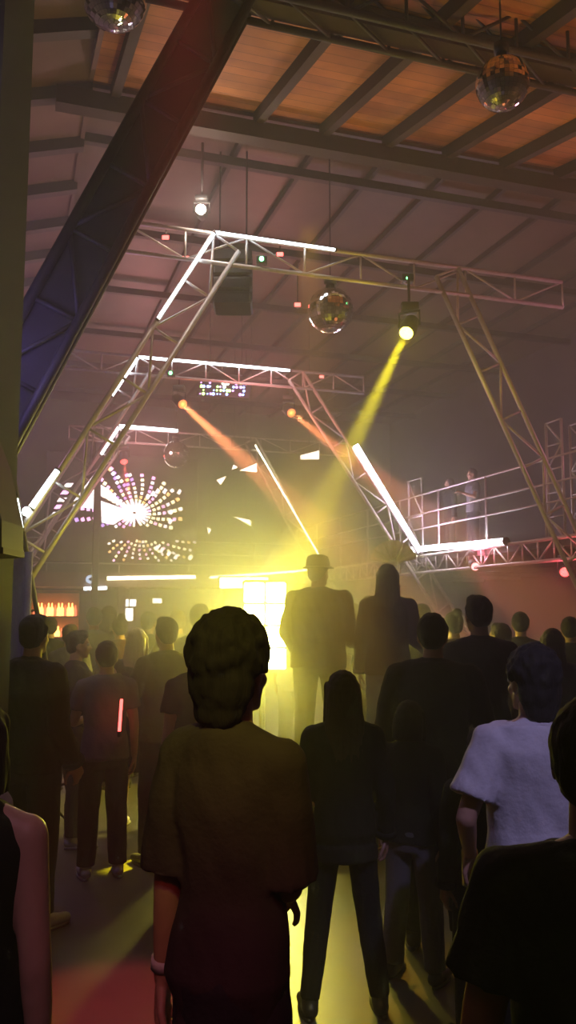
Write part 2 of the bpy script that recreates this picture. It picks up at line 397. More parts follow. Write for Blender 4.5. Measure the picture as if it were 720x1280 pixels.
# ---- end gallery over the bar
TE = 13.2
root = empty('end_gallery', Hc(-1, TE, 0), 0, 'far gallery over the bar with long white light strips on its fascia', 'gallery')
bm = NB(); HB(bm, S0, GS, TE, T1, 2.42, 2.8); obj('fascia', bm, mat('fascia_board', (.20, .13, .11), .6, 0, 3, .3), root, False)
for (a, b_, r, m_) in (((133, 723), (245, 721), .05, LEDW), ((104, 736), (134, 735), .045, LED)): led('led_tube', root, Pt(*a, TE - .08), Pt(*b_, TE - .08), r, m_)
led('led_tube', root, Pt(262, 722, TE - .08), Pt(400, 712, TE - .08), .035, LEDW)
for z in (3.05, 3.35, 3.7): obj('rail', tube(NB(), [Hc(S0, TE + .1, z), Hc(GS, TE + .1, z)], .02, 8), STEEL, root)
for s in [S0 + .4 + i * 1.9 for i in range(6)]: obj('railing_post', tube(NB(), [Hc(s, TE + .1, 2.8), Hc(s, TE + .1, 3.7)], .025, 8), STEEL, root)
for s in (S0 + .9, -1.9, .6, GS - .3):
    bm = NB(); HB(bm, s - .1, s + .1, TE + .15, TE + .35, 0, 2.42); obj('post', bm, DSTEEL, root, False)
b = NB(); c0 = Pt(113, 724, TE - .15); tube(b, [c0, c0 + A * .12], .11, 20); k = obj('porthole_lamp', b, emit('pale_lamp', (.6, .75, 1), 1.5), root)
b = NB(); tube(b, [c0 - A * .02, c0 + A * .02], .045, 16); obj('bulb', b, BLACK, k)
# ------------------------------------------------------------------ video wall
TS = 12.6
corner = [Pt(58, 570, TS), Pt(246, 705, TS)]
sa, sb = st(corner[0])[0], st(corner[1])[0]; zt, zb = st(Pt(100, 566, TS))[2], st(Pt(180, 704, TS))[2]
root = empty('video_wall', Hc((sa + sb) / 2, TS, zb), 0, 'large black video wall showing two bursts of coloured light dashes', 'screen')
bm = NB(); HB(bm, sa, sb, TS, TS + .15, zb, zt, .01); obj('cabinet', bm, mat('screen_black', (.012, .01, .014), .5), root, False)
cols = {'w': emit('screen_white', (1, .88, .9), 3.2), 'p': emit('screen_pink', (1, .42, .85), 3.2), 'o': emit('screen_orange', (1, .55, .2), 3.2), 'v': emit('screen_violet', (.6, .35, 1), 2.2), 'y': emit('screen_yellow', (1, .85, .5), 4)}
bms = {k: NB() for k in cols}
def dash(p, q, wd, key):
    a, b = Pt(*p, TS - .004), Pt(*q, TS - .004); d = (b - a); L = d.length; d.normalize(); n = d.cross(A)
    box(bms[key], (a + b) / 2, (L, wd, .006), (d, n, A))
def inscreen(x, y):
    if x > 245 or x < 58 or y < 568 or y > 703: return False
    if 660 < y < 674: return False
    if x < 122 and y > 664: return False
    if 121 < x < 125: return False
    if x < 108 and (y - 570) < (110 - x) * 1.35 - 14: return False
    if abs((x - 118) - (590 - y) * .62) < 4 and x < 120: return False
    return True
cx, cy = 168, 641
rnd = random.Random(3)
N = 24
for i in range(N):
    a0 = 2 * PI * i / N
    for j in range(1, 13):
        rr_ = (j - 1) * 4.6 * (1 + j * .03) + 2; ang = a0 + .035 * j * (1 if math.cos(a0) > 0 else -.3)
        x, y = cx + rr_ * math.cos(ang), cy - rr_ * math.sin(ang) * .82
        x2, y2 = cx + (rr_ + (5.2 if j < 4 else 3.2 + j * .1)) * math.cos(ang + .02), cy - (rr_ + (5.2 if j < 4 else 3.2 + j * .1)) * math.sin(ang + .02) * .82
        if rr_ > 62 and math.cos(ang) > -.2: continue
        if not (inscreen(x, y) and inscreen(x2, y2)) or y > 660: continue
        key = 'w' if j < 4 else rnd.choice('ypwoyw' if math.cos(ang) > 0 else 'popvwy')
        dash((x, y), (x2, y2), .045 + .0045 * j, key)
for i in range(15):                        # the lower burst, mirrored below the dark band
    a0 = PI + PI * (i + .5) / 15
    for j in range(1, 9):
        rr_ = 8 + j * 6.2; ang = a0 + .03 * j
        x, y = 178 + rr_ * math.cos(ang) * 1.15, 664 - rr_ * math.sin(ang) * .85
        x2, y2 = 178 + (rr_ + 3) * math.cos(ang) * 1.15, 664 - (rr_ + 3) * math.sin(ang) * .85
        if y < 675 or y2 > 703 or x < 136 or x > 242: continue
        dash((x, y), (x2, y2), .05, rnd.choice('ywwopy'))
for x, y in ((206, 614), (197, 614), (191, 617), (185, 621), (224, 615), (202, 688), (211, 692), (220, 696), (238, 697), (196, 685), (214, 640), (213, 652)):
    dash((x - 1.6, y + 2.5), (x + 1.6, y - 2.5), .085, 'w')
def poly(pts, key):
    f = [Pt(*p, TS - .003) for p in pts]; rings(bms[key], [f, [p - A * .006 for p in f]])
poly([(118, 592), (119, 636), (88, 632)], 'w'); poly([(126, 626), (166, 640), (142, 656), (127, 653)], 'w'); poly([(126, 606), (136, 612), (160, 636), (126, 620)], 'w')
for i in range(5): poly([(83 + i * -4, 604 + i * 9), (92 + i * -4, 604 + i * 9), (88 + i * -4, 609 + i * 9), (79 + i * -4, 609 + i * 9)], 'p' if i % 2 else 'w')
for k, b in bms.items(): obj('display', b, cols[k], root, False)
# support mast in front of the screen
root = empty('screen_mast', Pt(123, 720, TS - .3), 0, 'dark upright mast standing before the video wall', 'mast')
a, b_ = Pt(123, 560, TS - .35), Pt(123, 720, TS - .35); bm = NB()
c = Hc(st(a)[0], TS - .35, 0); box(bm, c + Z * (a.z / 2 + .1), (.16, .16, a.z + .2), (U, A, Z), .01); obj('shaft', bm, DSTEEL, root, False)
bm = NB(); box(bm, c + Z * .02, (.5, .4, .04), (U, A, Z)); obj('base', bm, DSTEEL, root, False)
# coloured LED matrix hanging under the second portal
TM = 5.9
root = empty('led_matrix', Pt(280, 474, TM), 0, 'long hanging panel dotted with green, blue and violet lights', 'light panel')
qa = [Pt(x, y, TM) for x, y in ((252, 474), (316, 476), (311, 498), (246, 494))]
bm = NB(); rings(bm, [qa, [p + A * .08 for p in qa]]); obj('housing', bm, BLACK, root, False)
gd = [emit('dot_green', (.5, 1, .25), 5), emit('dot_blue', (.3, .45, 1), 5), emit('dot_violet', (.7, .35, 1), 4), emit('dot_white', (.95, 1, .7), 8)]
rnd = random.Random(5)
for i in range(15):
    for j in range(4):
        if rnd.random() < .35: continue
        x = 251 + i * 4.1 + rnd.uniform(-1, 1); y = 478 + j * 4.6 + .12 * i
        p = Pt(x, y, TM - .02); k = 3 if abs(x - 285) < 7 and j < 2 else rnd.choice((0, 1, 1, 2, 2))
        obj('light_dot', tube(NB(), [p, p + A * .015], rnd.uniform(.014, .032) * (1.6 if k == 3 else 1), 8), gd[k], root)
for x in (262, 302): 
    p = Pt(x, 476, TM + .04); obj('hanger', tube(NB(), [p - Z * .02, Vector((p.x, p.y, zF))], .006, 6), DSTEEL, root)
#@@SECTION_RIG
# ------------------------------------------------------------------ lamps
def aim(o, target):
    o.rotation_euler = (Vector(target) - o.location).to_track_quat('-Z', 'Y').to_euler()
def spot(name, loc, target, col, power, ang, blend=.3, r=.03):
    l = bpy.data.lights.new(name, 'SPOT'); l.color = col; l.energy = power; l.spot_size = math.radians(ang); l.spot_blend = blend; l.shadow_soft_size = r
    o = bpy.data.objects.new(name, l); C.objects.link(o); o.location = loc; aim(o, target); return o
def point(name, loc, col, power, r=.1):
    l = bpy.data.lights.new(name, 'POINT'); l.color = col; l.energy = power; l.shadow_soft_size = r
    o = bpy.data.objects.new(name, l); C.objects.link(o); o.location = loc; return o
def moving_head(loc, target, ztop, lens_m, label, sc=1., group='moving head lamps on the trusses'):
    loc = Vector(loc); d = (Vector(target) - loc).normalized()
    root = empty('stage_lamp', Vector((loc.x, loc.y, loc.z)), 0, label, 'lamp', group)
    x, y, _ = basis(d)
    hz = Vector((d.y, -d.x, 0)).normalized() if abs(d.z) < .98 else Vector((1, 0, 0))
    b = NB(); back = loc - d * .30 * sc
    tube(b, [back, loc - d * .26 * sc, loc - d * .12 * sc, loc - d * .02 * sc, loc], [.05 * sc, .085 * sc, .1 * sc, .1 * sc, .085 * sc], 18); obj('head', b, BLACK, root)
    b = NB(); tube(b, [loc + d * .0 * sc, loc + d * .014 * sc], .078 * sc, 18); obj('lens', b, lens_m, root)
    c = loc - d * .14 * sc; top = .17 * sc; b = NB()
    tube(b, [c + hz * .125 * sc, c + hz * .125 * sc + Z * top, c - hz * .125 * sc + Z * top, c - hz * .125 * sc], .016 * sc, 8); obj('yoke', b, BLACK, root)
    b = NB(); box(b, c + Z * (top + .05 * sc), (.2 * sc, .2 * sc, .09 * sc), None, .012); obj('base', b, BLACK, root)
    if ztop > c.z + top + .1: obj('hanging_pole', tube(NB(), [c + Z * (top + .09 * sc), Vector((c.x, c.y, ztop))], .018, 8), DSTEEL, root)
    return loc + d * .03
YEL = (1., .85, .01)
ylens = emit('yellow_lens', (1., .90, .12), 9)
olens = emit('orange_lens', (1., .27, .08), 1.9)
rlens = emit('red_lens', (1., .10, .09), 4)
wlens = emit('white_lens', (1., .86, .7), 40)
# yellow beam lamp under the near portal
y0 = Pt(508, 416, -.3); ytgt = P(376, 690, 8.3)
e_ = moving_head(y0, ytgt, L1.z - .3, ylens, 'glaring yellow beam lamp below the near portal beam, sending down one thick shaft', 1.15)
spot('yellow_beam', e_, ytgt, YEL, 45000, 5.4, .35, .05)
point('yellow_halo', e_ + (ytgt - e_).normalized() * .06, YEL, 25, .04)
for (px, py, t_, tg, lab, pw) in ((228, 505, 5.6, (345, 612, 13.5), 'orange lamp hung left of the dotted light panel, beam crossing the hall', 90000), (364, 516, 5.6, (440, 575, 14.5), 'orange lamp hung between dotted light panel and slanting portal leg', 45000)):
    lab = lab.replace('left of', 'beside')
    q = Pt(px, py, t_); tg = P(*tg); e_ = moving_head(q, tg, L2.z - .2, olens, lab, 1.1); spot('orange_beam', e_, tg, (1, .28, .10), pw, 7, .4, .05)
    point('orange_halo', e_ + (tg - e_).normalized() * .06, (1, .25, .08), 8, .04)
q = Pt(155, 577, 11.0); tg = P(166, 680, 19.5); e_ = moving_head(q, tg, L3.z, rlens, 'small red lamp glowing above the video wall burst', 1.1); spot('red_beam', e_, tg, (1, .12, .1), 5000, 16, .4)
# red lamps by the gallery edge
q = Ps(594, 706, GS) - Z * .03; tg = P(660, 800, 12.0); e_ = moving_head(q, tg, gz - .02, emit('pink_lens', (1, .28, .28), 5), 'pink lamp clamped under the gallery edge truss', .9); spot('pink_beam', e_, tg, (1, .16, .22), 3500, 16, .5)
spot('pink_wash', e_ + Z * .1 - U * .15, Hc(GS + .5, 2.0, 4), (1, .2, .3), 70, 120, .6)
q = Ps(706, 715, GS + .1); q = P(706, 715, q.y); moving_head(q, P(660, 800, 9.0), gz - .1, rlens, 'round red lamp under the gallery beside the picture edge portal leg', .9)
point('red_under_gallery', q - Vector((.12, .2, .1)), (1, .08, .12), 25, .05)
# bare white work lamp high up
q = Pt(251, 262, -.1); moving_head(q, q + Vector((0, -1, -.1)), 7.7, wlens, 'bright bare white lamp above the near portal beam', .8); point('white_lamp_glow', q + Vector((0, -.12, 0)), (1, .8, .65), 40, .05)
# green laser
q = Pt(510, 349, -.1)
root = empty('laser_projector', q, 0, 'small green laser box on the near portal beam', 'laser')
b = NB(); box(b, q + Vector((0, .08, .04)), (.16, .14, .1), None, .01); obj('case', b, BLACK, root, False)
b = NB(); tube(b, [q + Vector((0, 0, .02)), q + Vector((0, .02, .02))], .02, 10); obj('aperture', b, emit('green_lens', (.15, 1, .3), 20), root)
spot('green_laser', q + Vector((0, -.06, .02)), P(474, 600, 9.0), (.4, 1, .15), 3000, 1.2, .1, .01)
q2 = Pt(327, 323, -.1); root = empty('laser_projector', q2, 0, 'small green laser box near the lit corner of the near portal', 'laser')
b = NB(); box(b, q2 + Vector((0, .08, 0)), (.14, .12, .1), None, .01); obj('case', b, BLACK, root, False)
b = NB(); tube(b, [q2 + Vector((0, 0, 0)), q2 + Vector((0, .02, 0))], .028, 10); obj('aperture', b, M['green_lens'], root)
q3 = Pt(213, 466, 5.2); root = empty('laser_projector', q3, 0, 'small green laser box on the second portal beam', 'laser')
b = NB(); box(b, q3 + Vector((0, .08, 0)), (.14, .12, .1), None, .01); obj('case', b, BLACK, root, False)
b = NB(); tube(b, [q3 + Vector((0, 0, 0)), q3 + Vector((0, .02, 0))], .03, 10); obj('aperture', b, M['green_lens'], root)
spot('green_laser', q3 + Vector((0, -.03, 0)), P(226, 510, 15.0), (.3, 1, .2), 600, 1.2, .1, .01)
# mirror balls
def mirror_ball(c, r, ztop, label):
    root = empty('mirror_ball', c, 0, label, 'mirror ball', 'mirror balls hanging from the roof')
    b = NB(); n, m_ = 36, 20
    for j in range(m_):
        for k in range(n):
            th0, th1 = PI * j / m_, PI * (j + 1) / m_; ph0, ph1 = 2 * PI * k / n, 2 * PI * (k + 1) / n; g = .06
            th0 += g * (th1 - th0); ph0 += g * (ph1 - ph0)
            vs_ = []
            for th, ph in ((th0, ph0), (th1, ph0), (th1, ph1), (th0, ph1)):
                vs_.append(b.verts.new(c + Vector((math.sin(th) * math.cos(ph), math.sin(th) * math.sin(ph), math.cos(th))) * r))
            b.faces.new(vs_)
    me = bpy.data.meshes.new('tiles'); b.to_mesh(me); b.free(); me.materials.append(mat('mirror', (.9, .9, .92), .04, 1.))
    for p in me.polygons: p.use_smooth = False
    o = bpy.data.objects.new('mirror_tiles', me); C.objects.link(o); o.parent = root; o.matrix_parent_inverse = mw(root).inverted()
    obj('core', ellip(NB(), c, (r * .97,) * 3, 24, 16), mat('ball_core', (.08, .08, .09), .4), root)
    b = NB(); tube(b, [c + Z * (r - .01), c + Z * (r + .05)], r * .2, 12); obj('cap', b, BLACK, root)
    b = NB(); tube(b, [c + Z * (r + .05), c + Z * (r + .13)], r * .28, 12); obj('motor', b, BLACK, root)
    obj('cord', tube(NB(), [c + Z * (r + .1), Vector((c.x, c.y, ztop))], .008, 6), BLACK, root)
mirror_ball(Pt(413, 388, .35), .31, zF, 'large mirror ball catching yellow glints under the near portal beam')
mirror_ball(Pt(220, 568, 10.3), .33, zF, 'small distant mirror ball above the video wall')
bb_ = Pt(628, 105, -4.6); mirror_ball(bb_, .21, zA(-4.6), 'dark mirror ball under the brown roof boards')
bb_ = Pt(143, -4, -3.2); mirror_ball(bb_, .28, 7.2, 'dark mirror ball cut by the picture top edge')
# hanging speaker cluster
c = Pt(291, 352, .6); root = empty('line_array_speaker', c, 0, 'dark speaker cluster hanging behind the lit corner of the near portal', 'speaker')
for i in range(4):
    h = .19; b = NB(); tilt = -.05 * i; cc = c + Z * (.30 - i * h) + Vector((0, .01 * i * i, 0))
    box(b, cc, (.52, .4, .17), (Vector((1, 0, 0)), Vector((0, math.cos(tilt), math.sin(tilt))), Vector((0, -math.sin(tilt), math.cos(tilt)))), .02); k = obj('cabinet', b, BLACK, root, False)
    b = NB(); box(b, cc - Vector((0, .2, 0)), (.46, .02, .13), None, .005); obj('grille', b, mat('speaker_grille', (.04, .04, .045), .8, 0, 120, .5), k, False)
for s_ in (-.18, .18): obj('chain', tube(NB(), [c + Vector((s_, 0, .38)), Vector((c.x + s_, c.y, zF))], .012, 6), DSTEEL, root)
# hanging triangular reflectors, the light they catch put in as glow
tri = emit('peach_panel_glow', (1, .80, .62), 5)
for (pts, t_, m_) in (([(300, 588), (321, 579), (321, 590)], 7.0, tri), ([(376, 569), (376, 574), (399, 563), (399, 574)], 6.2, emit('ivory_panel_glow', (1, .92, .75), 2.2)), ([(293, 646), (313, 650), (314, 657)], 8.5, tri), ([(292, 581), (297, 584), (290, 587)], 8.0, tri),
                     ([(271, 600), (283, 595), (276, 606)], 10.0, tri), ([(259, 659), (264, 662), (261, 668)], 9.0, tri)):
    f = [Pt(*p, t_) for p in pts]; c = sum(f, Vector()) / len(f)
    if len(f) == 4: f = [f[0], f[1], f[3], f[2]]
    root = empty('glint_triangle', c, 0, None, None)
    setp(root, {300: 'long glowing triangular panel where the orange beam passes', 376: 'large pale wedge shaped panel beside the slanting portal leg', 293: 'thin glowing triangular panel low over the crowd glare', 292: 'tiny glowing triangle next to the long triangular panel', 271: 'small glowing triangle above the burst on the video wall', 259: 'small glowing triangle just over the lower burst'}[pts[0][0]], 'lamp', 'triangular reflectors hung over the floor, given their own glow')
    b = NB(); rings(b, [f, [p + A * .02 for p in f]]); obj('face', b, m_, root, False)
    f2 = [c + (p - c) * 1.05 + A * .022 for p in f]; b = NB(); rings(b, [f2, [p + A * .03 for p in f2]]); obj('backing', b, BLACK, root, False)
    obj('cord', tube(NB(), [c + A * .03, Vector((c.x, c.y, zF)) + A * .03], .004, 6), BLACK, root)
# red light spots cast on the rig, put in as small glowing bodies
rl = emit('red_dot', (1, .12, .1), 5)
for (x, y, t_, lab) in ((207, 297, .1, 'tiny glowing stand-in for red light spot on the extended end of the near portal beam'), (232, 323, .1, 'tiny glowing stand-in for red light spot just outside the lit corner of the near portal'), (372, 381, .6, 'tiny glowing stand-in for red light spot beside the large mirror ball'), (350, 318, .1, 'tiny glowing stand-in for red light spot beside the green laser box'), (402, 471, 5.4, 'tiny glowing stand-in for red light spot at the corner of the second portal')):
    p = Pt(x, y, t_); root = empty('red_light_spot', p, 0, lab, 'lamp', 'glowing stand-ins for red light spots near the trusses')
    b = NB(); tube(b, [p, p + Vector((0, .06, 0))], [.045, .03], 12); obj('housing', b, BLACK, root)
    b = NB(); box(b, p - Vector((0, .006, 0)), (.085, .01, .055), None, .004); obj('lens', b, rl, root, False)
    obj('stem', tube(NB(), [p + Vector((0, .03, .02)), p + Vector((0, .03, .02)) + Z * (max(.05, (L1.z if t_ < 2 else L2.z) - p.z))], .008, 6), BLACK, root)
# ------------------------------------------------------------------ bar under the far gallery
TBAR = 12.4
root = empty('bar_counter', Hc(-3.2, TBAR, 0), 0, 'long dark bar counter beneath the far gallery', 'bar')
bm = NB(); HB(bm, -5.3, .9, TBAR, TBAR + .6, 1.06, 1.12, .01); obj('top', bm, mat('bar_top', (.12, .06, .03), .3, 0, 8, .3), root, False)
bm = NB(); HB(bm, -5.2, .8, TBAR + .08, TBAR + .55, 0, 1.06); obj('front', bm, wm, root, False)
root = empty('bottle_shelf', Hc(-4, T1 - .4, 0), 0, 'amber lit shelf unit behind the bar counter', 'shelf')
xs = [st(Pt(x, 760, 14.6))[0] for x in (38, 100)]
for z in (.95, 1.62, 2.3):
    bm = NB(); HB(bm, xs[0], xs[1], 14.5, 14.85, z - .02, z + .02); obj('board', bm, DSTEEL, root, False)
bm = NB(); HB(bm, xs[0], xs[1], 14.85, 14.9, .9, 2.35); obj('back_panel', bm, mat('amber_back', (.4, .14, .04), .5), root, False)
for s in xs: bm = NB(); HB(bm, s - .02, s + .02, 14.5, 14.9, 0, 2.35); obj('upright', bm, DSTEEL, root, False)
amb = emit('amber_lantern', (1, .42, .10), 7); red_ = emit('red_bottle', (1, .18, .08), 3)
n = 0
def bottle_mesh(r, h):
    b = NB(); loft(b, [(0, 0, 0, r, r), (0, 0, h * .6, r, r), (0, 0, h * .74, r * .4, r * .4), (0, 0, h, r * .36, r * .36)], 12, 2); return b
bmA = None
for row, (zz, ys) in enumerate(((1.64, 1), (1.0, 1))):
    for i in range(13):
        s = xs[0] + .12 + i * (xs[1] - xs[0] - .24) / 12
        if bmA is None:
            o = obj('lit_bottle', bottle_mesh(.05, .36), amb); o2 = obj('lit_bottle', bottle_mesh(.042, .3), red_); bmA = (o, o2); used = [0, 0]
        k = 1 if (i * 7 + row) % 3 == 0 else 0
        q = bmA[k] if not used[k] else bmA[k].copy()
        if used[k]: C.objects.link(q)
        used[k] = 1; q.location = Hc(s, 14.66, zz)
        setp(q, ('orange' if k == 0 else 'red') + ' glowing bottle on the ' + ('upper' if row == 0 else 'lower') + ' board of the amber lit shelf', 'bottle', ('orange' if k == 0 else 'red') + ' bottles on the ' + ('upper' if row == 0 else 'lower') + ' board')
p = Pt(83, 772, 12.9); o = obj('table_lantern', ellip(NB(), p, (.11, .11, .13)), emit('lantern_glow', (1, .5, .06), 8)); setp(o, 'round amber lantern standing on the bar counter', 'lantern'); o.location.z = 1.12 + .13 - p.z
# lit signs behind the bar
def sign(name, px0, px1, py0, py1, t_, m_, lab):
    p, q = Pt(px0, py0, t_), Pt(px1, py1, t_); root = empty(name, Vector(((p.x + q.x) / 2, (p.y + q.y) / 2, q.z)), 0, lab, 'screen')
    sp_, sq = st(p), st(q); b = NB(); HB(b, sp_[0] - .03, sq[0] + .03, t_, t_ + .06, sq[2] - .03, sp_[2] + .03, .005); obj('casing', b, BLACK, root, False)
    b = NB(); HB(b, sp_[0], sq[0], t_ - .008, t_, sq[2], sp_[2]); obj('screen_face', b, m_, root, False)
    obj('bracket', tube(NB(), [Vector(((p.x + q.x) / 2, (p.y + q.y) / 2, p.z)) + A * .05, Vector(((p.x + q.x) / 2, (p.y + q.y) / 2, 2.42)) + A * .05], .015, 6), BLACK, root)
sg = emit('sign_white', (1, .95, .85), 4)
sign('menu_screen', 154, 170, 749, 758, 13.4, sg, 'wide white lit screen hung behind the bar')
sign('menu_screen', 157, 166, 760, 776, 13.2, sg, 'narrow white lit screen below the wide one')
sign('menu_screen', 191, 202, 748, 754, 13.4, sg, 'smallest white lit screen, beside the yellow glare')
sign('light_strip', 114.5, 117, 746, 757, 13.4, emit('violet_strip', (.5, .4, 1), 6), 'thin violet upright strip light over the bar')
# ------------------------------------------------------------------ DJ riser with the yellow blinder
fy = 8.6
b0 = P(327, 775, fy)
root = empty('blinder_lamp', Vector((b0.x, b0.y, 0)), 0, 'blazing yellow white flood lamp on a stand among the crowd', 'lamp')
bm = NB(); box(bm, P(331, 782, fy) + Vector((0, .1, 0)), (.46, .12, .92), None, .02); obj('housing', bm, BLACK, root, False)
blm = emit('blinder_glow', (1., .95, .35), 90)
for i in range(2):
    for j in range(4):
        c = P(331, 782, fy) + Vector((-.11 + .22 * i, .035, -.33 + .22 * j)); b = NB(); box(b, c - Vector((0, .015, 0)), (.20, .03, .20), None, .012); obj('reflector', b, blm, root)
obj('stand', tube(NB(), [Vector((b0.x, b0.y + .1, .02)), Vector((b0.x, b0.y + .1, b0.z - .2))], .025, 8), BLACK, root)
for k in range(3):
    a = k * 2 * PI / 3 + .3; obj('tripod_leg', tube(NB(), [Vector((b0.x, b0.y + .1, .5)), Vector((b0.x + .4 * math.cos(a), b0.y + .1 + .4 * math.sin(a), .02))], .014, 6), BLACK, root)
# lit bar sign next to it
p, q = P(275, 722, 10.8), P(335, 735, 10.8)
root = empty('light_bar', p, 0, 'horizontal yellow white batten lamp above the flood lamp', 'lamp')
bm = NB(); box(bm, (p + q) / 2, (q.x - p.x, .05, p.z - q.z), None, .01); obj('tube', bm, emit('batten_glow', (1, .95, .35), 30), root, False)
bm = NB(); box(bm, (p + q) / 2 + Vector((0, .06, 0)), (q.x - p.x + .06, .06, p.z - q.z + .04), None, .01); obj('casing', bm, BLACK, root, False)
for x_ in (p.x + .05, q.x - .05): obj('leg', tube(NB(), [Vector((x_, 10.87, 0)), Vector((x_, 10.87, q.z))], .02, 8), BLACK, root)
spot('blinder_light', P(329, 773, fy) + Vector((0, -.12, 0)), P(330, 960, 2.5), YEL, 560, 50, .9, .1)
point('blinder_spill', P(329, 773, fy) + Vector((0, -.16, 0)), YEL, 230, .1)
# smoke plume added to spread the flood lamp glow and veil the crowd
sm = bpy.data.materials.new('glow_plume'); sm.use_nodes = True; nt = sm.node_tree; nt.nodes.remove(nt.nodes['Principled BSDF'])
vsn = nt.nodes.new('ShaderNodeVolumeScatter'); vsn.inputs['Anisotropy'].default_value = .2; tc = nt.nodes.new('ShaderNodeTexCoord')
ln_ = nt.nodes.new('ShaderNodeVectorMath'); ln_.operation = 'LENGTH'; nt.links.new(tc.outputs['Object'], ln_.inputs[0])
mr = nt.nodes.new('ShaderNodeMapRange'); mr.interpolation_type = 'SMOOTHERSTEP'; mr.inputs['From Min'].default_value = 1; mr.inputs['From Max'].default_value = .0; mr.inputs['To Min'].default_value = 0; mr.inputs['To Max'].default_value = .5
nt.links.new(ln_.outputs['Value'], mr.inputs['Value']); nt.links.new(mr.outputs[0], vsn.inputs['Density']); nt.links.new(vsn.outputs[0], nt.nodes['Material Output'].inputs['Volume'])
sm.cycles.volume_step_rate = 1.0
o = obj('smoke', ellip(NB(), (0, 0, 0), (1, 1, 1), 28, 18), sm); o.location = P(345, 745, 6.5); o.scale = (2.2, 3.5, 1.7)
setp(o, 'added smoke plume spreading the glow of the yellow flood lamp', 'smoke', None, 'stuff')
# podium
bm = NB(); pc = P(430, 900, 6.9); box(bm, (pc.x + .15, 7.2, .2), (2.0, 1.3, .4), None, .02)
pod = setp(obj('podium', bm, mat('podium_black', (.03, .03, .032), .5, 0, 9, .3), smooth=False), 'low black podium the tall couple is standing on', 'podium')
# ------------------------------------------------------------------ people
SKIN = {'tan': mat('skin_tan', (.42, .24, .16), .5, 0, 40, .06), 'pale': mat('skin_pale', (.56, .36, .27), .5, 0, 40, .06), 'brown': mat('skin_brown', (.27, .15, .095), .5, 0, 40, .06)}
def cloth(name, col): return mat('cloth_' + name, col, .85, 0, 60, .12, .25, .2)
HAIR = {'black': mat('hair_black', (.012, .009, .009), .85, 0, 30, .4, .4, stretch=(4, 4, .4)), 'brown': mat('hair_brown', (.04, .022, .014), .85, 0, 30, .4, .4, stretch=(4, 4, .4)),
        'blond': mat('hair_blond', (.45, .33, .18), .5, 0, 30, .3, .4, stretch=(4, 4, .4))}
EYEW = mat('eye_white', (.75, .73, .7), .25); IRIS = mat('iris_brown', (.04, .02, .012), .2)
LEATHER = mat('shoe_leather', (.02, .018, .018), .45, 0, 30, .2); SNEAK = mat('white_sneaker', (.7, .68, .62), .6, 0, 30, .1); SOLE = mat('rubber_sole', (.45, .43, .4), .7)
V = Vector
def hand_bm(W, d, n, side, k, curl=.35, vox=.0045, spread=.06):
    """W wrist, d along the hand, n the way the palm faces"""
    b = NB(); d = d.normalized(); n = (n - d * n.dot(d)).normalized(); lat = d.cross(n).normalized() * side   # lat: towards the thumb
    rs = []
    for q, wd, th in ((-.035, .024, .019), (0, .027, .019), (.03, .037, .017), (.065, .042, .015), (.088, .041, .0125), (.096, .034, .008)):
        c = W + d * q * k; rs.append([c + lat * wd * k * math.cos(2 * PI * i / 14) + n * th * k * math.sin(2 * PI * i / 14) for i in range(14)])
    rings(b, rs)
    for i, (ln, off) in enumerate(((.070, .031), (.079, .0105), (.073, -.0105), (.057, -.031))):
        p = W + d * (.086 - .006 * abs(i - 1)) * k + lat * off * k * .98; ang = 0
        dirf = (d + lat * off * spread * 30).normalized()
        r = (.0092, .0085, .0078, .0066)
        for j, fr in enumerate((.44, .31, .25)):
            ang += curl * (.8 + .25 * j) + i * .05
            dd = (dirf * math.cos(ang) + n * math.sin(ang)); q = p + dd * ln * fr * k
            capsule(b, p, r[j] * k, q, r[j + 1] * k, 8); p = q
    p = W + d * .022 * k + lat * .026 * k + n * .006 * k
    for j, (ln, dd) in enumerate(((.045, d * .6 + lat * .75 + n * .3), (.032, d * .85 + lat * .35 + n * .45), (.026, d * .95 + n * .35 + lat * .05))):
        q = p + dd.normalized() * ln * k; capsule(b, p, (.0135, .0105, .0095)[j] * k, q, (.0105, .0095, .0078)[j] * k, 8); p = q
    return remesh(b, vox * k, 1)
def head_bm(k, vox):
    b = NB()
    ellip(b, (0, -.008, .035), (.076, .094, .088), 18, 12)
    ellip(b, (0, .03, -.035), (.056, .062, .075), 16, 10)
    ellip(b, (0, .068, -.09), (.024, .02, .017), 10, 8)
    capsule(b, (0, .088, .02), .008, (0, .108, -.022), .0125, 8); ellip(b, (0, .099, -.028), (.019, .011, .009), 10, 8)
    for s in (-1, 1):
        ellip(b, (s * .034, .06, -.022), (.024, .024, .022), 10, 8); ellip(b, (s * .079, -.005, -.004), (.009, .02, .031), 10, 8)
        ellip(b, (s * .03, .082, .032), (.021, .01, .007), 10, 8)
        capsule(b, (s * .052, .01, -.04), .02, (s * .022, .06, -.085), .017, 8)
    ellip(b, (0, .088, -.052), (.022, .011, .0055), 10, 6); ellip(b, (0, .086, -.062), (.019, .011, .006), 10, 6)
    capsule(b, (0, -.012, -.06), .054, (0, -.03, -.17), .056, 14)
    o = remesh(b, vox, 2)
    return o
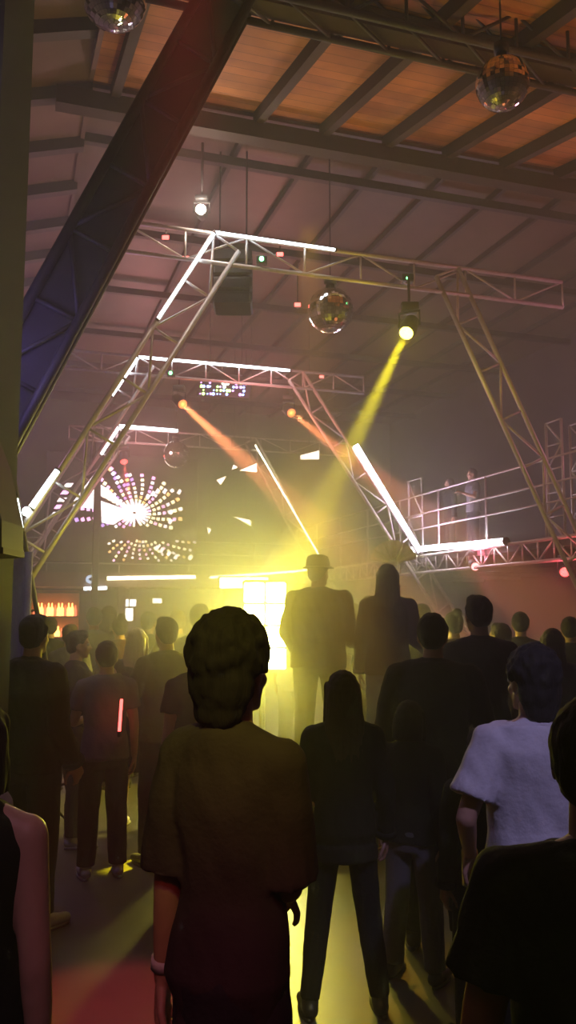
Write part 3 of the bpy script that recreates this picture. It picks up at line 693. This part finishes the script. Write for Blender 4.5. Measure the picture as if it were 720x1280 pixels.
def hair_bm(style, vox):
    b = NB(); sc = 1.0
    if style in ('short', 'crop', 'long', 'pony', 'bun', 'curly', 'bob'):
        ellip(b, (0, -.018, .048), (.084, .098, .088), 18, 12)
        ellip(b, (0, -.045, .0), (.074, .062, .075), 16, 10)
        for s in (-1, 1): capsule(b, (s * .075, -.005, .05), .016, (s * .078, -.018, -.005), .01, 8)
    if style == 'short': ellip(b, (0, .03, .105), (.06, .055, .033), 12, 8); ellip(b, (.02, .055, .09), (.045, .03, .025), 12, 8)
    if style in ('long', 'bob'):
        zb = -.36 if style == 'long' else -.12
        loft(b, [(0, -.02, .10, .06, .06), (0, -.035, .04, .092, .085), (0, -.055, -.05, .098, .07), (0, -.075, -.14, .105, .055), (0, -.085, -.12 + zb * .6, .10, .045), (0, -.085, zb, .075, .03)] if style == 'long' else
             [(0, -.02, .10, .06, .06), (0, -.03, .04, .095, .09), (0, -.05, -.04, .104, .078), (0, -.055, zb, .10, .065)], 20, 2.0)
        for s in (-1, 1): capsule(b, (s * .08, .02, .05), .02, (s * .09, .02, -.12 if style == 'bob' else -.22), .017, 8)
    if style == 'pony': capsule(b, (0, -.10, .05), .022, (0, -.14, .03), .03, 10); capsule(b, (0, -.145, .03), .032, (0, -.13, -.2), .018, 10)
    if style == 'bun': ellip(b, (0, -.075, .125), (.045, .045, .042), 14, 10)
    if style in ('curly', 'bushy'):
        ellip(b, (0, -.025, .055), (.095, .105, .10), 18, 12); ellip(b, (0, -.055, -.02), (.092, .07, .10), 16, 10); ellip(b, (0, -.06, -.09), (.07, .05, .06), 14, 10)
        r = random.Random(11)
        for i in range(220):
            a, t = r.uniform(0, 2 * PI), r.uniform(.0, 2.0)
            v = V((math.sin(t) * math.cos(a) * .095, -.025 + math.sin(t) * math.sin(a) * .105, .05 + math.cos(t) * .1))
            if v.y > .045 and v.z < .09: continue
            ellip(b, v, (.013, .013, .017), 6, 5)
    amp = .006
    return remesh(b, vox, 1, .5, lambda c: amp * noise.noise(V((c.x * 60, c.y * 60, c.z * 9))) + .003 * noise.noise(c * 40))
def folds(amp, sx=9, sz=5, seed=0):
    return lambda c: amp * (noise.noise(V((c.x * sx + seed, c.y * sx, c.z * sz))) + .6 * noise.noise(V((c.x * sx * 2.3 + c.z * 6, c.y * sx * 2 + seed, c.z * sz * 2.1))))
def person(label, pos, H, rz=0, skin='tan', hair='short', hcol='black', top='tee', tcol=None, bottom='pants', bcol=None, shoes=None, larm=None, rarm=None,
           stance=.09, step=(0, 0), look=0, nod=0, vox=.011, build=1., hem=.86, loose=.018, sleeve=.6, lcurl=.35, rcurl=.35, hat=None, group=None, lean=0, skirt_z=.5, palm=None):
    k = H / 1.75; root = empty('person', pos, rz, label, 'person', group); B = build
    fine = vox < .0105
    sk = SKIN[skin]; W = B
    sh = {s: V((s * .172 * W, -.012, 1.402)) for s in (-1, 1)}
    def arm(s, a):
        a = a or ((s * .16, -.06, -1), (s * .05, .16, -1))
        u, f = V(a[0]).normalized(), V(a[1]).normalized()
        e_ = sh[s] + u * .285; w_ = e_ + f * .25
        return e_, w_, f
    ar = {-1: arm(-1, larm), 1: arm(1, rarm)}
    hip = {s: V((s * .088 * W, 0, .92)) for s in (-1, 1)}
    kn, an = {}, {}
    for s, stp in ((-1, step[0]), (1, step[1])):
        kn[s] = V((s * (.088 * W + (stance - .06) * .5), stp * .55 + .02, .50)); an[s] = V((s * (.088 * W + stance - .06), stp, .085))
    def T(p): return V(p) * k
    ln = math.tan(lean)
    def shear(bm):
        for v in bm.verts:
            z = v.co.z / k
            if z > .95: v.co.y += (z - .95) * ln * k
        return bm
    torso = [(0, 0, .84, .125, .09), (0, -.01, .92, .162, .112), (0, -.005, 1.0, .152, .105), (0, 0, 1.1, .132, .092), (0, 0, 1.2, .142, .1), (0, .005, 1.3, .16, .112), (0, 0, 1.38, .168, .1), (0, -.01, 1.44, .13, .075), (0, -.015, 1.48, .07, .055)]
    def torso_loft(b, z0, inf, flare=0, z1=1.49):
        L = []
        for x, y, z, rx, ry in torso:
            if z < z0 - .001 or z > z1: continue
            L.append((x, y * k, z * k, (rx * W + inf) * k, (ry * (W + 1) / 2 + inf) * k))
        return L
    # body
    b = NB()
    loft(b, [(0, y * k, z * k, rx * W * k, ry * (W + 1) / 2 * k) for _, y, z, rx, ry in torso], 24, 2.2)
    capsule(b, T((0, -.02, 1.44)), .058 * k, T((0, -.005, 1.56)), .052 * k, 14)
    for s in (-1, 1):
        e_, w_, f = ar[s]
        capsule(b, T((0, -.022, 1.47)), .048 * k, T(sh[s] + V((0, 0, .004))), .042 * k); capsule(b, T(sh[s] - V((s * .03, 0, .01))), .05 * k, T(sh[s]), .047 * k); capsule(b, T(sh[s]), .05 * k, T(e_), .038 * k); capsule(b, T(e_), .039 * k, T(e_.lerp(w_, .35)), .036 * k); capsule(b, T(e_.lerp(w_, .3)), .037 * k, T(w_), .026 * k)
        capsule(b, T(hip[s]), .083 * W * k, T(kn[s]), .054 * k); capsule(b, T(kn[s]), .053 * k, T(kn[s].lerp(an[s], .35) + V((0, -.012, 0))), .052 * k); capsule(b, T(kn[s].lerp(an[s], .3) + V((0, -.01, 0))), .052 * k, T(an[s]), .034 * k)
        capsule(b, T(an[s] + V((0, -.02, -.045))), .033 * k, T(an[s] + V((s * .015, .13, -.055))), .026 * k)
    bm = remesh(b, vox, 4)
    Rh = Matrix.Rotation(math.radians(look), 3, 'Z') @ Matrix.Rotation(math.radians(nod), 3, 'X'); hc = T((0, .005, 1.615)); hk = k * (.97 if H > 1.6 else 1.0)
    def place(hb):
        for v in hb.verts: v.co = Rh @ (v.co * hk) + hc
        return hb
    join(bm, place(head_bm(hk, .007 if fine else .010)))
    for s in (-1, 1):
        e_, w_, f = ar[s]; n = V((-s, .15, 0)) if abs(f.z) > .75 else V((-s * .6, 0, -.8 if palm is None else palm))
        join(bm, hand_bm(T(w_), f, n, s * -1, k, lcurl if s < 0 else rcurl, .0048 if fine else .0075))
    obj('body', shear(bm), sk, root, world=False)
    for s in (-1, 1):
        c = Rh @ (V((s * .031, .081, .012)) * hk) + hc
        o = obj('eye', shear(ellip(NB(), c, (.0125 * k,) * 3, 12, 8)), EYEW, root, world=False)
        c2 = Rh @ (V((s * .031, .0905, .012)) * hk) + hc
        obj('iris', shear(ellip(NB(), c2, (.0052 * k, .0042 * k, .0052 * k), 10, 6)), IRIS, o, world=False)
    if hair != 'none': obj('hair', shear(place(hair_bm(hair, .0085 if fine else .011))), HAIR[hcol], root, world=False)
    # top
    tcol = tcol or cloth('black', (.012, .012, .013))
    if top:
        b = NB(); inf = max(loose, .024)
        L = torso_loft(b, max(hem, .84), inf)
        rx0, ry0 = L[0][3], L[0][4]
        zt = L[0][2]
        if hem < .84:
            L = [(0, 0, hem * k, rx0 + .035 * k, ry0 + .03 * k), (0, 0, (hem + .08) * k, rx0 + .035 * k, ry0 + .03 * k)] + [(a, y, z, max(rx, rx0 * .98 if loose > .03 else rx), ry) for a, y, z, rx, ry in L]
        else: L = [(0, L[0][1], hem * k, L[0][3], L[0][4])] + L[1:]
        L = [(a, y, z, max(rx, .18 * W * k) if (loose > .03 and z < 1.39 * k) else rx, max(ry, .13 * k) if (loose > .03 and z < 1.35 * k) else ry) for a, y, z, rx, ry in L]
        loft(b, L, 28, 2.2)
        if top != 'tank':
            fr = sleeve if top == 'tee' else 1.0
            for s in (-1, 1):
                e_, w_, f = ar[s]; q = .008 + loose * .5
                capsule(b, T(sh[s] - V((s * .035, 0, .005))), (.05 + q * .7) * k, T(sh[s]), (.047 + q) * k); capsule(b, T((0, -.022, 1.462)), .058 * k, T(sh[s] + V((0, 0, .0))), (.046 + q * .8) * k)
                if top == 'tee':
                    capsule(b, T(sh[s]), (.047 + q) * k, T(sh[s].lerp(e_, fr)), (.046 + q * 1.5) * k, blunt_b=True)
                else:
                    capsule(b, T(sh[s]), (.052 + q) * k, T(e_), (.042 + q) * k); capsule(b, T(e_), (.042 + q) * k, T(e_.lerp(w_, .93)), (.032 + q) * k, blunt_b=True)
            capsule(b, T((0, -.018, 1.455)), .066 * k, T((0, -.012, 1.495)), .063 * k, 16, blunt_b=True)
        else:
            for s in (-1, 1): capsule(b, T((s * .10, .02, 1.40)), .03 * k, T((s * .095, -.03, 1.462)), .026 * k, 10)
        f1 = folds(.007 + loose * .12, seed=H * 10)
        o = remesh(b, vox * .95, 2, .5, f1)
        o = obj('shirt' if top in ('tee', 'tank') else 'jacket', shear(o), tcol, root, world=False)
        if top == 'long':
            b = NB()
            for s in (-1, 1):
                e_, w_, f = ar[s]; q = .014 + loose * .55; c = e_.lerp(w_, .9)
                tube(b, [T(c), T(c + f * .03)], (.036 + q) * k, 14)
                obj('cuff', shear(b), tcol, o, world=False); b = NB()
            b.free()
    # bottom
    bcol = bcol or cloth('charcoal', (.02, .02, .023))
    b = NB()
    if bottom in ('pants', 'shorts', 'leggings'):
        inf = .013 if bottom == 'leggings' else .026
        loft(b, [(0, 0, .80 * k, (.115 * W + inf) * k, (.085 + inf) * k), (0, -.01 * k, .92 * k, (.163 * W + inf * .35) * k, (.113 + inf * .35) * k), (0, -.005 * k, 1.0 * k, (.153 * W + .004) * k, (.106 + .004) * k), (0, 0, 1.03 * k, (.145 * W + .004) * k, (.1 + .004) * k)], 24, 2.2)
        for s in (-1, 1):
            capsule(b, T(hip[s]), (.084 * W + inf * .6) * k, T(kn[s] if bottom != 'shorts' else hip[s].lerp(kn[s], .85)), (.055 + inf * (1 if bottom != 'shorts' else 2)) * k, blunt_b=bottom == 'shorts')
            if bottom != 'shorts':
                capsule(b, T(kn[s]), (.055 + inf) * k, T(kn[s].lerp(an[s], .5) + V((0, -.01, 0))), (.05 + inf) * k); capsule(b, T(kn[s].lerp(an[s], .45) + V((0, -.01, 0))), (.05 + inf) * k, T(an[s] + V((0, 0, .01))), (.036 + inf * 1.3) * k, blunt_b=True)
        nm = {'pants': 'trousers', 'shorts': 'shorts', 'leggings': 'leggings'}[bottom]
    else:
        loft(b, [(0, 0, skirt_z * k, .215 * W * k, .17 * k), (0, 0, .7 * k, .195 * W * k, .145 * k), (0, -.01 * k, .92 * k, .174 * W * k, .124 * k), (0, 0, 1.06 * k, .15 * W * k, .105 * k)], 24, 2.2); nm = 'skirt'
    o = remesh(b, vox, 2, .5, folds(.004, 7, 9, H * 7)); obj(nm, shear(o), bcol, root, world=False)
    # shoes
    shm = shoes or LEATHER
    for s in (-1, 1):
        a = an[s]; b = NB()
        capsule(b, T(a + V((0, -.03, -.035))), .043 * k, T(a + V((s * .012, .10, -.048))), .038 * k, 12); capsule(b, T(a + V((s * .01, .06, -.047))), .042 * k, T(a + V((s * .022, .165, -.052))), .031 * k, 12)
        capsule(b, T(a + V((0, -.012, -.03))), .044 * k, T(a + V((0, -.005, .03))), .046 * k, 12, blunt_b=True)
        for v in b.verts: v.co.z = max(v.co.z, .012 * k)
        sb = remesh(b, .008, 2); so = obj('shoe', sb, shm, root, world=False)
        b = NB(); n_ = 20; rr = []
        for z in (0.0, .018):
            row = []
            for i in range(n_):
                t_ = 2 * PI * i / n_; yy = .068 + .135 * math.cos(t_); wd = .041 + .006 * math.cos(t_)
                row.append(T(V((a.x + s * .01 + wd * math.sin(t_), a.y + yy, z))))
            rr.append(row)
        rings(b, rr); obj('sole', b, SOLE if shm is SNEAK else LEATHER, so, world=False)
    if hat:
        b = NB(); loft(b, [(0, -.01, .05, .098, .112), (0, -.01, .10, .096, .108), (0, -.012, .14, .084, .094), (0, -.015, .158, .05, .06)], 24, 2)
        h = obj('hat', shear(place(b)), hat, root, world=False)
        b = NB(); loft(b, [(0, -.005, .042, .128, .145), (0, -.005, .052, .122, .138), (0, -.005, .06, .10, .113)], 28, 2); obj('brim', shear(place(b)), hat, h, world=False)
    return root, {s: (Matrix.Rotation(rz, 3, 'Z') @ T(ar[s][1] + ar[s][2] * .09)) + V(pos) for s in (-1, 1)}
def stand(px, f, top, g=0.): 
    p = P(px, top, f); return (p.x, f, g), (p.z - g) / 1.008
R = math.radians
BK = cloth('black', (.012, .012, .013)); CH = cloth('charcoal', (.03, .03, .034)); DB = cloth('dark_brown', (.05, .04, .036)); WH = cloth('white', (.55, .54, .56)); LI = cloth('lilac', (.36, .33, .42))
NV = cloth('navy', (.012, .014, .04)); JE = cloth('jeans', (.05, .09, .22)); OL = cloth('olive', (.09, .085, .05)); GY = cloth('grey', (.13, .13, .135)); RD = cloth('oxblood', (.06, .012, .012))
# the person right in front of the camera
pos, H = stand(292, 2.12, 764)
fr, hd = person('person in loose dark tee closest before the yellow flood lamp, wristband on bare forearm', pos, H, R(-22), 'tan', 'bushy', 'black', 'tee', DB, 'pants', CH, LEATHER,
    larm=((-.10, -.03, -1), (-.10, .10, -1)), rarm=((.02, .12, -1), (-.4, .9, -.35)), vox=.0095, build=.76, hem=.66, loose=.026, sleeve=.95, look=-12)
k = H / 1.75
w0 = V((-.172 * .76, -.01, 1.425)) + V((-.10, -.03, -1)).normalized() * .285 + V((-.10, .10, -1)).normalized() * .235; dd = V((-.10, .10, -1)).normalized()
obj('wristband', tube(NB(), [(w0 - dd * .014) * k, (w0 + dd * .014) * k], .034 * k, 18), cloth('band', (.55, .5, .55)), fr, world=False)
# long haired woman in black
pos, H = stand(428, 3.95, 834)
person('woman with long hair, all in black, legs apart, standing by herself in leggings', pos, H, R(6), 'tan', 'long', 'brown', 'long', BK, 'leggings', BK, LEATHER, larm=((-.12, .1, -1), (.35, .9, -.2)), rarm=((.22, -.1, -1), (.05, .3, -1)), stance=.16, vox=.0095, build=.93, hem=.78, loose=.012)
# man by the pillar
pos, H = stand(44, 5.0, 764)
person('man in black jacket with short hair standing near the plaster pillar', pos, H, R(-30), 'tan', 'short', 'black', 'long', BK, 'pants', CH, SNEAK, larm=((-.1, .1, -1), (.1, .7, -.7)), rarm=((.15, 0, -1), (0, .5, -.9)), vox=.0105, build=1.12, loose=.03, look=15)
# nearest arm at the picture edge
pos, H = stand(-40, 1.95, 850)
ne, _ = person('woman in dark tank top, bare shoulder and arm, half cut by the picture edge', pos, H, R(-8), 'pale', 'bob', 'black', 'tank', BK, 'pants', JE, LEATHER, rarm=((.12, -.03, -1), (.02, .14, -1)), vox=.0095, build=1.02, look=25)
pos, H = stand(-30, 2.75, 868)
person('person in pale lilac sleeveless top with thin strap beside the pillar', pos, H, R(-50), 'pale', 'short', 'brown', 'tank', LI, 'pants', CH, LEATHER, vox=.0105, look=-10)
# middle group
pos, H = stand(98, 6.7, 785)
person('person with white shirt tail under dark jacket and white sneakers', pos, H, R(-75), 'tan', 'short', 'black', 'long', CH, 'pants', OL, SNEAK, rarm=((.1, .2, -1), (.1, .9, -.1)), larm=((-.1, .2, -1), (.2, .9, .1)), vox=.0115, look=0)
pos, H = stand(134, 5.9, 798)
person('short haired person in grey tee facing the bar, dark trousers', pos, H, R(20), 'tan', 'crop' , 'brown', 'tee', GY, 'pants', BK, SNEAK, larm=((-.2, .3, -1), (.5, .9, .0)), vox=.0115)
pos, H = stand(172, 7.2, 782)
person('blond long haired person in dark skirt among the crowd', pos, H, R(-12), 'pale', 'long', 'blond', 'long', BK, 'skirt', BK, SNEAK, vox=.0115, build=.95)
pos, H = stand(208, 6.2, 768)
person('person in dark olive jacket raising a lit hand towards the blond person', pos, H, R(35), 'tan', 'short', 'black', 'long', OL, 'pants', BK, LEATHER, larm=((-.3, .3, -1), (-.1, .8, .6)), vox=.0115)
pos, H = stand(250, 7.4, 752)
person('tall short haired person directly beside the flood lamp glare', pos, H, R(-5), 'tan', 'short', 'black', 'tee', OL, 'pants', BK, LEATHER, vox=.0115)
# the pair on the podium
pos, H = stand(398, 7.25, 694, .4)
tallm, _ = person('tall man in brimmed hat and dark jacket standing on the podium', pos, H, R(-18), 'tan', 'short', 'black', 'long', BK, 'pants', BK, LEATHER, larm=((-.25, .1, -1), (.1, .8, -.6)), rarm=((.2, .1, -1), (-.2, .9, -.2)), vox=.0115, build=1.22, loose=.035, look=-20, hat=cloth('hat', (.02, .02, .02)))
pos, H = stand(484, 6.9, 702, .4)
person('woman with long wavy hair and denim bottoms standing on the podium', pos, H, R(-10), 'tan', 'long', 'brown', 'long', CH, 'pants', JE, LEATHER, rarm=((.2, .1, -1), (.3, .8, -.3)), vox=.0115, build=1.0)
pos, H = stand(462, 8.3, 742)
arm_up = ((.1, .25, 1), (.08, .12, 1))
fanp, fh = person('person behind the podium pair holding up a pale hand fan', pos, H, R(0), 'tan', 'short', 'black', 'tee', GY, 'pants', BK, LEATHER, rarm=arm_up, rcurl=1.1, vox=.012)
# dark people at the gallery side
pos, H = stand(540, 4.7, 762)
person('broad person in charcoal jacket between the podium woman and the white tee', pos, H, R(-8), 'tan', 'short', 'black', 'long', CH, 'pants', BK, LEATHER, larm=((-.25, .05, -1), (-.1, .5, -1)), rarm=((.3, .1, -1), (-.2, .9, -.3)), vox=.0105, build=1.12, loose=.03)
pos, H = stand(597, 5.6, 740)
person('tall person with short hair in black tee under the pink gallery lamp', pos, H, R(12), 'brown', 'short', 'black', 'tee', BK, 'pants', BK, LEATHER, vox=.0115, build=1.05)
pos, H = stand(512, 4.3, 872)
person('short person in grey jeans standing close to the black clad woman', pos, H, R(-30), 'tan', 'bob', 'black', 'long', BK, 'pants', GY, LEATHER, vox=.0105, build=.95, stance=.12)
pos, H = stand(662, 3.05, 806)
wt, wh = person('person in loose white tee with dark bushy hair, closest to the gallery side', pos, H, R(10), 'tan', 'bushy', 'black', 'tee', WH, 'pants', BK, LEATHER, larm=((-.42, -.05, -1), (.35, .75, -.75)), rarm=((.25, 0, -1), (0, .5, -1)), vox=.0095, build=1.0, hem=.80, loose=.04, sleeve=.72, look=14)
pos, H = stand(600, 3.7, 905)
person('short dark dressed person partly hidden by the white tee sleeve', pos, H, R(15), 'brown', 'pony', 'black', 'long', BK, 'pants', BK, LEATHER, vox=.0105, build=1.05)
pos, H = stand(744, 1.5, 858)
person('person in navy tee with short dark hair, standing before the white tee', pos, H, R(-8), 'tan', 'short', 'black', 'tee', NV, 'pants', BK, LEATHER, vox=.0095, build=1.02, loose=.03, look=-22, larm=((-.2, .05, -1), (-.05, .5, -.8)))
# further crowd: four kinds, copied
protos = []
for lab, kw in (('crew haired reveller in dark tee', dict(hair='crop', hcol='black', top='tee', tcol=BK, rz=0)), ('long haired reveller in dark jacket', dict(hair='long', hcol='brown', top='long', tcol=CH, build=.93)),
                ('tousled reveller in grey tee', dict(hair='short', hcol='brown', top='tee', tcol=GY, larm=((-.3, .3, -1), (.2, .9, .3)))), ('reveller with top bun in dark red', dict(hair='bun', hcol='black', top='long', tcol=RD, build=.93, rarm=((.3, .4, -.9), (.1, .6, 1))))):
    r0, _ = person(lab, (0, 0, 0), 1.72, vox=.013, **kw); protos.append([r0, lab, False])
crowd = [(62, 9.2, 768, 0, 'below the amber bottle shelf'), (88, 8.6, 778, 2, 'before the amber lantern'), (118, 9.6, 757, 2, 'under the thin violet strip light'), (137, 10.4, 755, 1, 'under the porthole lamp'), (150, 8.8, 768, 3, 'under the wide menu screen'),
         (186, 9.4, 762, 0, 'under the smallest menu screen'), (222, 9.0, 760, 2, 'beside the tall person near the flood lamp'), (272, 10.2, 752, 1, 'under the horizontal batten lamp'), (366, 10.0, 752, 0, 'hidden behind the hatted man'),
         (440, 9.6, 752, 2, 'between hatted man and podium woman'), (526, 8.9, 752, 1, 'behind the broad charcoal jacket'), (566, 7.8, 762, 3, 'beneath the gallery lilac tube'), (625, 7.2, 776, 2, 'beside the tall person under the pink lamp'),
         (650, 8.4, 762, 0, 'between pink lamp and round red lamp'), (690, 6.4, 782, 1, 'above the shoulder of the white tee'), (712, 7.8, 768, 0, 'right under the round red lamp'), (246, 5.4, 790, 0, 'close behind the front person near the glare')]
for (px, f, tp, ki, where) in crowd:
    r0, lab, used = protos[ki]; pos, H = stand(px, f, tp)
    o = r0 if not used else copy_tree(r0); protos[ki][2] = True
    o.location = pos; s_ = H / 1.72; o.scale = (s_, s_, s_); o.rotation_euler = (0, 0, R(random.Random(px).uniform(-40, 40)))
    where = where.replace('right under', 'directly under')
    setp(o, lab + ' ' + where, 'person', 'crowd of revellers on the floor')
# two onlookers on the gallery deck
for (px, s_, ki, lab) in ((592, GS + .75, 2, 'onlooker on the gallery deck behind the railing'), (563, GS + .9, 1, 'long haired onlooker on the gallery caught by the green laser')):
    q = Ps(px, 660, s_); o = copy_tree(protos[ki][0]); o.scale = (1, 1, 1); o.location = (q.x, q.y, gz - .02); o.rotation_euler = (0, 0, R(100)); setp(o, lab, 'person', 'onlookers on the gallery')
    if ki == 1: spot('green_laser_spill', q3 + Vector((0, -.05, -.1)), (q.x, q.y, gz + 1.0), (.1, 1, .15), 900, 2.2, .3, .01)
# things they hold
c = fh[1] + V((0, -.02, .02)); root = empty('hand_fan', c, 0, 'pale open hand fan held up over the podium pair', 'fan')
fm_ = cloth('fan_paper', (.75, .6, .6)); nt_ = fm_.node_tree; tl = nt_.nodes.new('ShaderNodeBsdfTranslucent'); tl.inputs[0].default_value = (.8, .62, .62, 1)
mxs = nt_.nodes.new('ShaderNodeMixShader'); mxs.inputs[0].default_value = .6; nt_.links.new(nt_.nodes['Principled BSDF'].outputs[0], mxs.inputs[1]); nt_.links.new(tl.outputs[0], mxs.inputs[2]); nt_.links.new(mxs.outputs[0], nt_.nodes['Material Output'].inputs[0])
b = NB(); n = 18; r0_, r1_ = .05, .235
ring0, ring1 = [], []
for i in range(n + 1):
    a = R(12) + R(156) * i / n; y_ = .006 * (1 if i % 2 else -1)
    ring0.append(c + V((r0_ * math.cos(a), y_, r0_ * math.sin(a)))); ring1.append(c + V((r1_ * math.cos(a), y_, r1_ * math.sin(a))))
loop = ring0 + ring1[::-1]; off = V((0, .004, 0))
for i in range(n): rings(b, [[ring0[i], ring0[i + 1], ring1[i + 1], ring1[i]], [ring0[i] + off, ring0[i + 1] + off, ring1[i + 1] + off, ring1[i] + off]])
obj('leaf', b, fm_, root, False)
for i in range(0, n + 1, 3):
    a = R(12) + R(156) * i / n; obj('stick', tube(NB(), [c + V((0, -.008, 0)), c + V((r1_ * math.cos(a), -.008, r1_ * math.sin(a)))], .003, 5), mat('fan_wood', (.4, .28, .16), .5), root)
def held_bottle(c, lab, m_, r=.03, h=.22):
    root = empty('drink_bottle', c, 0, lab, 'bottle'); b = NB(); loft(b, [(0, 0, -h * .4, r, r), (0, 0, h * .15, r, r), (0, 0, h * .32, r * .42, r * .42), (0, 0, h * .55, r * .38, r * .38)], 14, 2)
    obj('glass', b, m_, root, world=False); b = NB(); tube(b, [(0, 0, h * .55), (0, 0, h * .6)], r * .45, 10); obj('cap', b, SOLE, root, world=False)
GL = mat('amber_glass', (.55, .42, .08), .1)
held_bottle(wh[-1] + V((0, .02, .01)), 'small amber bottle held low beside the white tee', GL)
q = P(150, 893, 5.7); root = empty('glow_stick', q, 0, 'thin red glowing stick at the hip of a middle group person', 'light stick')
obj('tube', tube(NB(), [P(152, 874, 5.7), P(149, 916, 5.7)], .010, 8), emit('red_stick', (1, .08, .07), 6), root); obj('cap', tube(NB(), [P(149, 914, 5.7), P(149, 921, 5.7)], .013, 8), BLACK, root)
#@@SECTION_LIGHTS
# ------------------------------------------------------------------ ambient points added to tint the haze, then unseen spots
point('hall_warm', Hc(2.0, 4.5, 6.0), (1, .30, .28), 110, .3)
point('hall_pink', Hc(.5, 9.5, 5.6), (1, .36, .36), 230, .3)
point('hall_mauve', Hc(-3.0, 2.0, 4.6), (.85, .35, .75), 95, .3)
point('gallery_lilac', Hc(GS - .3, 4.6, 3.5), (.95, .6, 1), 70, .2)
point('pillar_blue', P(-30, 420, 5.2), (.35, .3, 1), 22, .2)
# unseen warm spots brightening the boarded roof from below
spot('roof_wash', Hc(3.4, -6.5, 3.2), Hc(2.6, -2.8, 7.3), (1, .40, .15), 260, 100, .8, .2)
spot('roof_wash', Hc(6.6, -4.5, 3.4), Hc(5.6, -3.0, 7.3), (1, .25, .18), 110, 100, .8, .2)
spot('pillar_fill', (-.3, .4, 4.7), P(-20, 300, 4.2), (.8, .65, .8), 110, 42, .8, .2)  # unseen spot added to lift the pillar
spot('mauve_fill', (-.5, -.9, 4.6), (-.5, 2.0, 1.05), (1, .5, .75), 75, 24, .8, .2)  # unseen spot added for pinkish skin on the nearest arms
point('hall_mauve', Hc(6.5, -1.0, 5.2), (1, .3, .5), 60, .3)  # added point tinting the haze on the gallery side
# unseen spots colouring the nearest people and the floor
spot('flare_fill', Vector((-.1, -.9, 5.0)), P(300, 815, 2.1), (1, .90, .03), 420, 11, 1., .1)  # added in place of lens flare over the front person
spot('red_wash', Vector((-.5, -1.3, 3.9)), P(320, 1180, 2.0), (1, .06, .05), 90, 14, 1., .1)
spot('violet_wash', Vector((1.6, -.4, 5.2)), P(655, 985, 3.0), (.6, .5, 1), 420, 16, 1., .1)
spot('floor_yellow', Hc(.9, -1.0, 6.4), P(428, 1215, 4.5), (1, .52, .03), 2600, 9, .5, .1)
spot('floor_red', (-.35, 3.4, 5.6), P(138, 1262, 3.95), (1, .06, .07), 1500, 13, .6, .1)
S.view_settings.view_transform = 'Standard'; S.view_settings.look = 'None'; S.view_settings.gamma = 1; S.view_settings.use_curve_mapping = False
S.view_settings.exposure = 0.0
S.cycles.use_denoising = True
S.cycles.volume_bounces = 0
S.cycles.max_bounces = 4; S.cycles.diffuse_bounces = 2; S.cycles.glossy_bounces = 2
S.cycles.use_light_tree = True
S.cycles.sample_clamp_indirect = 3
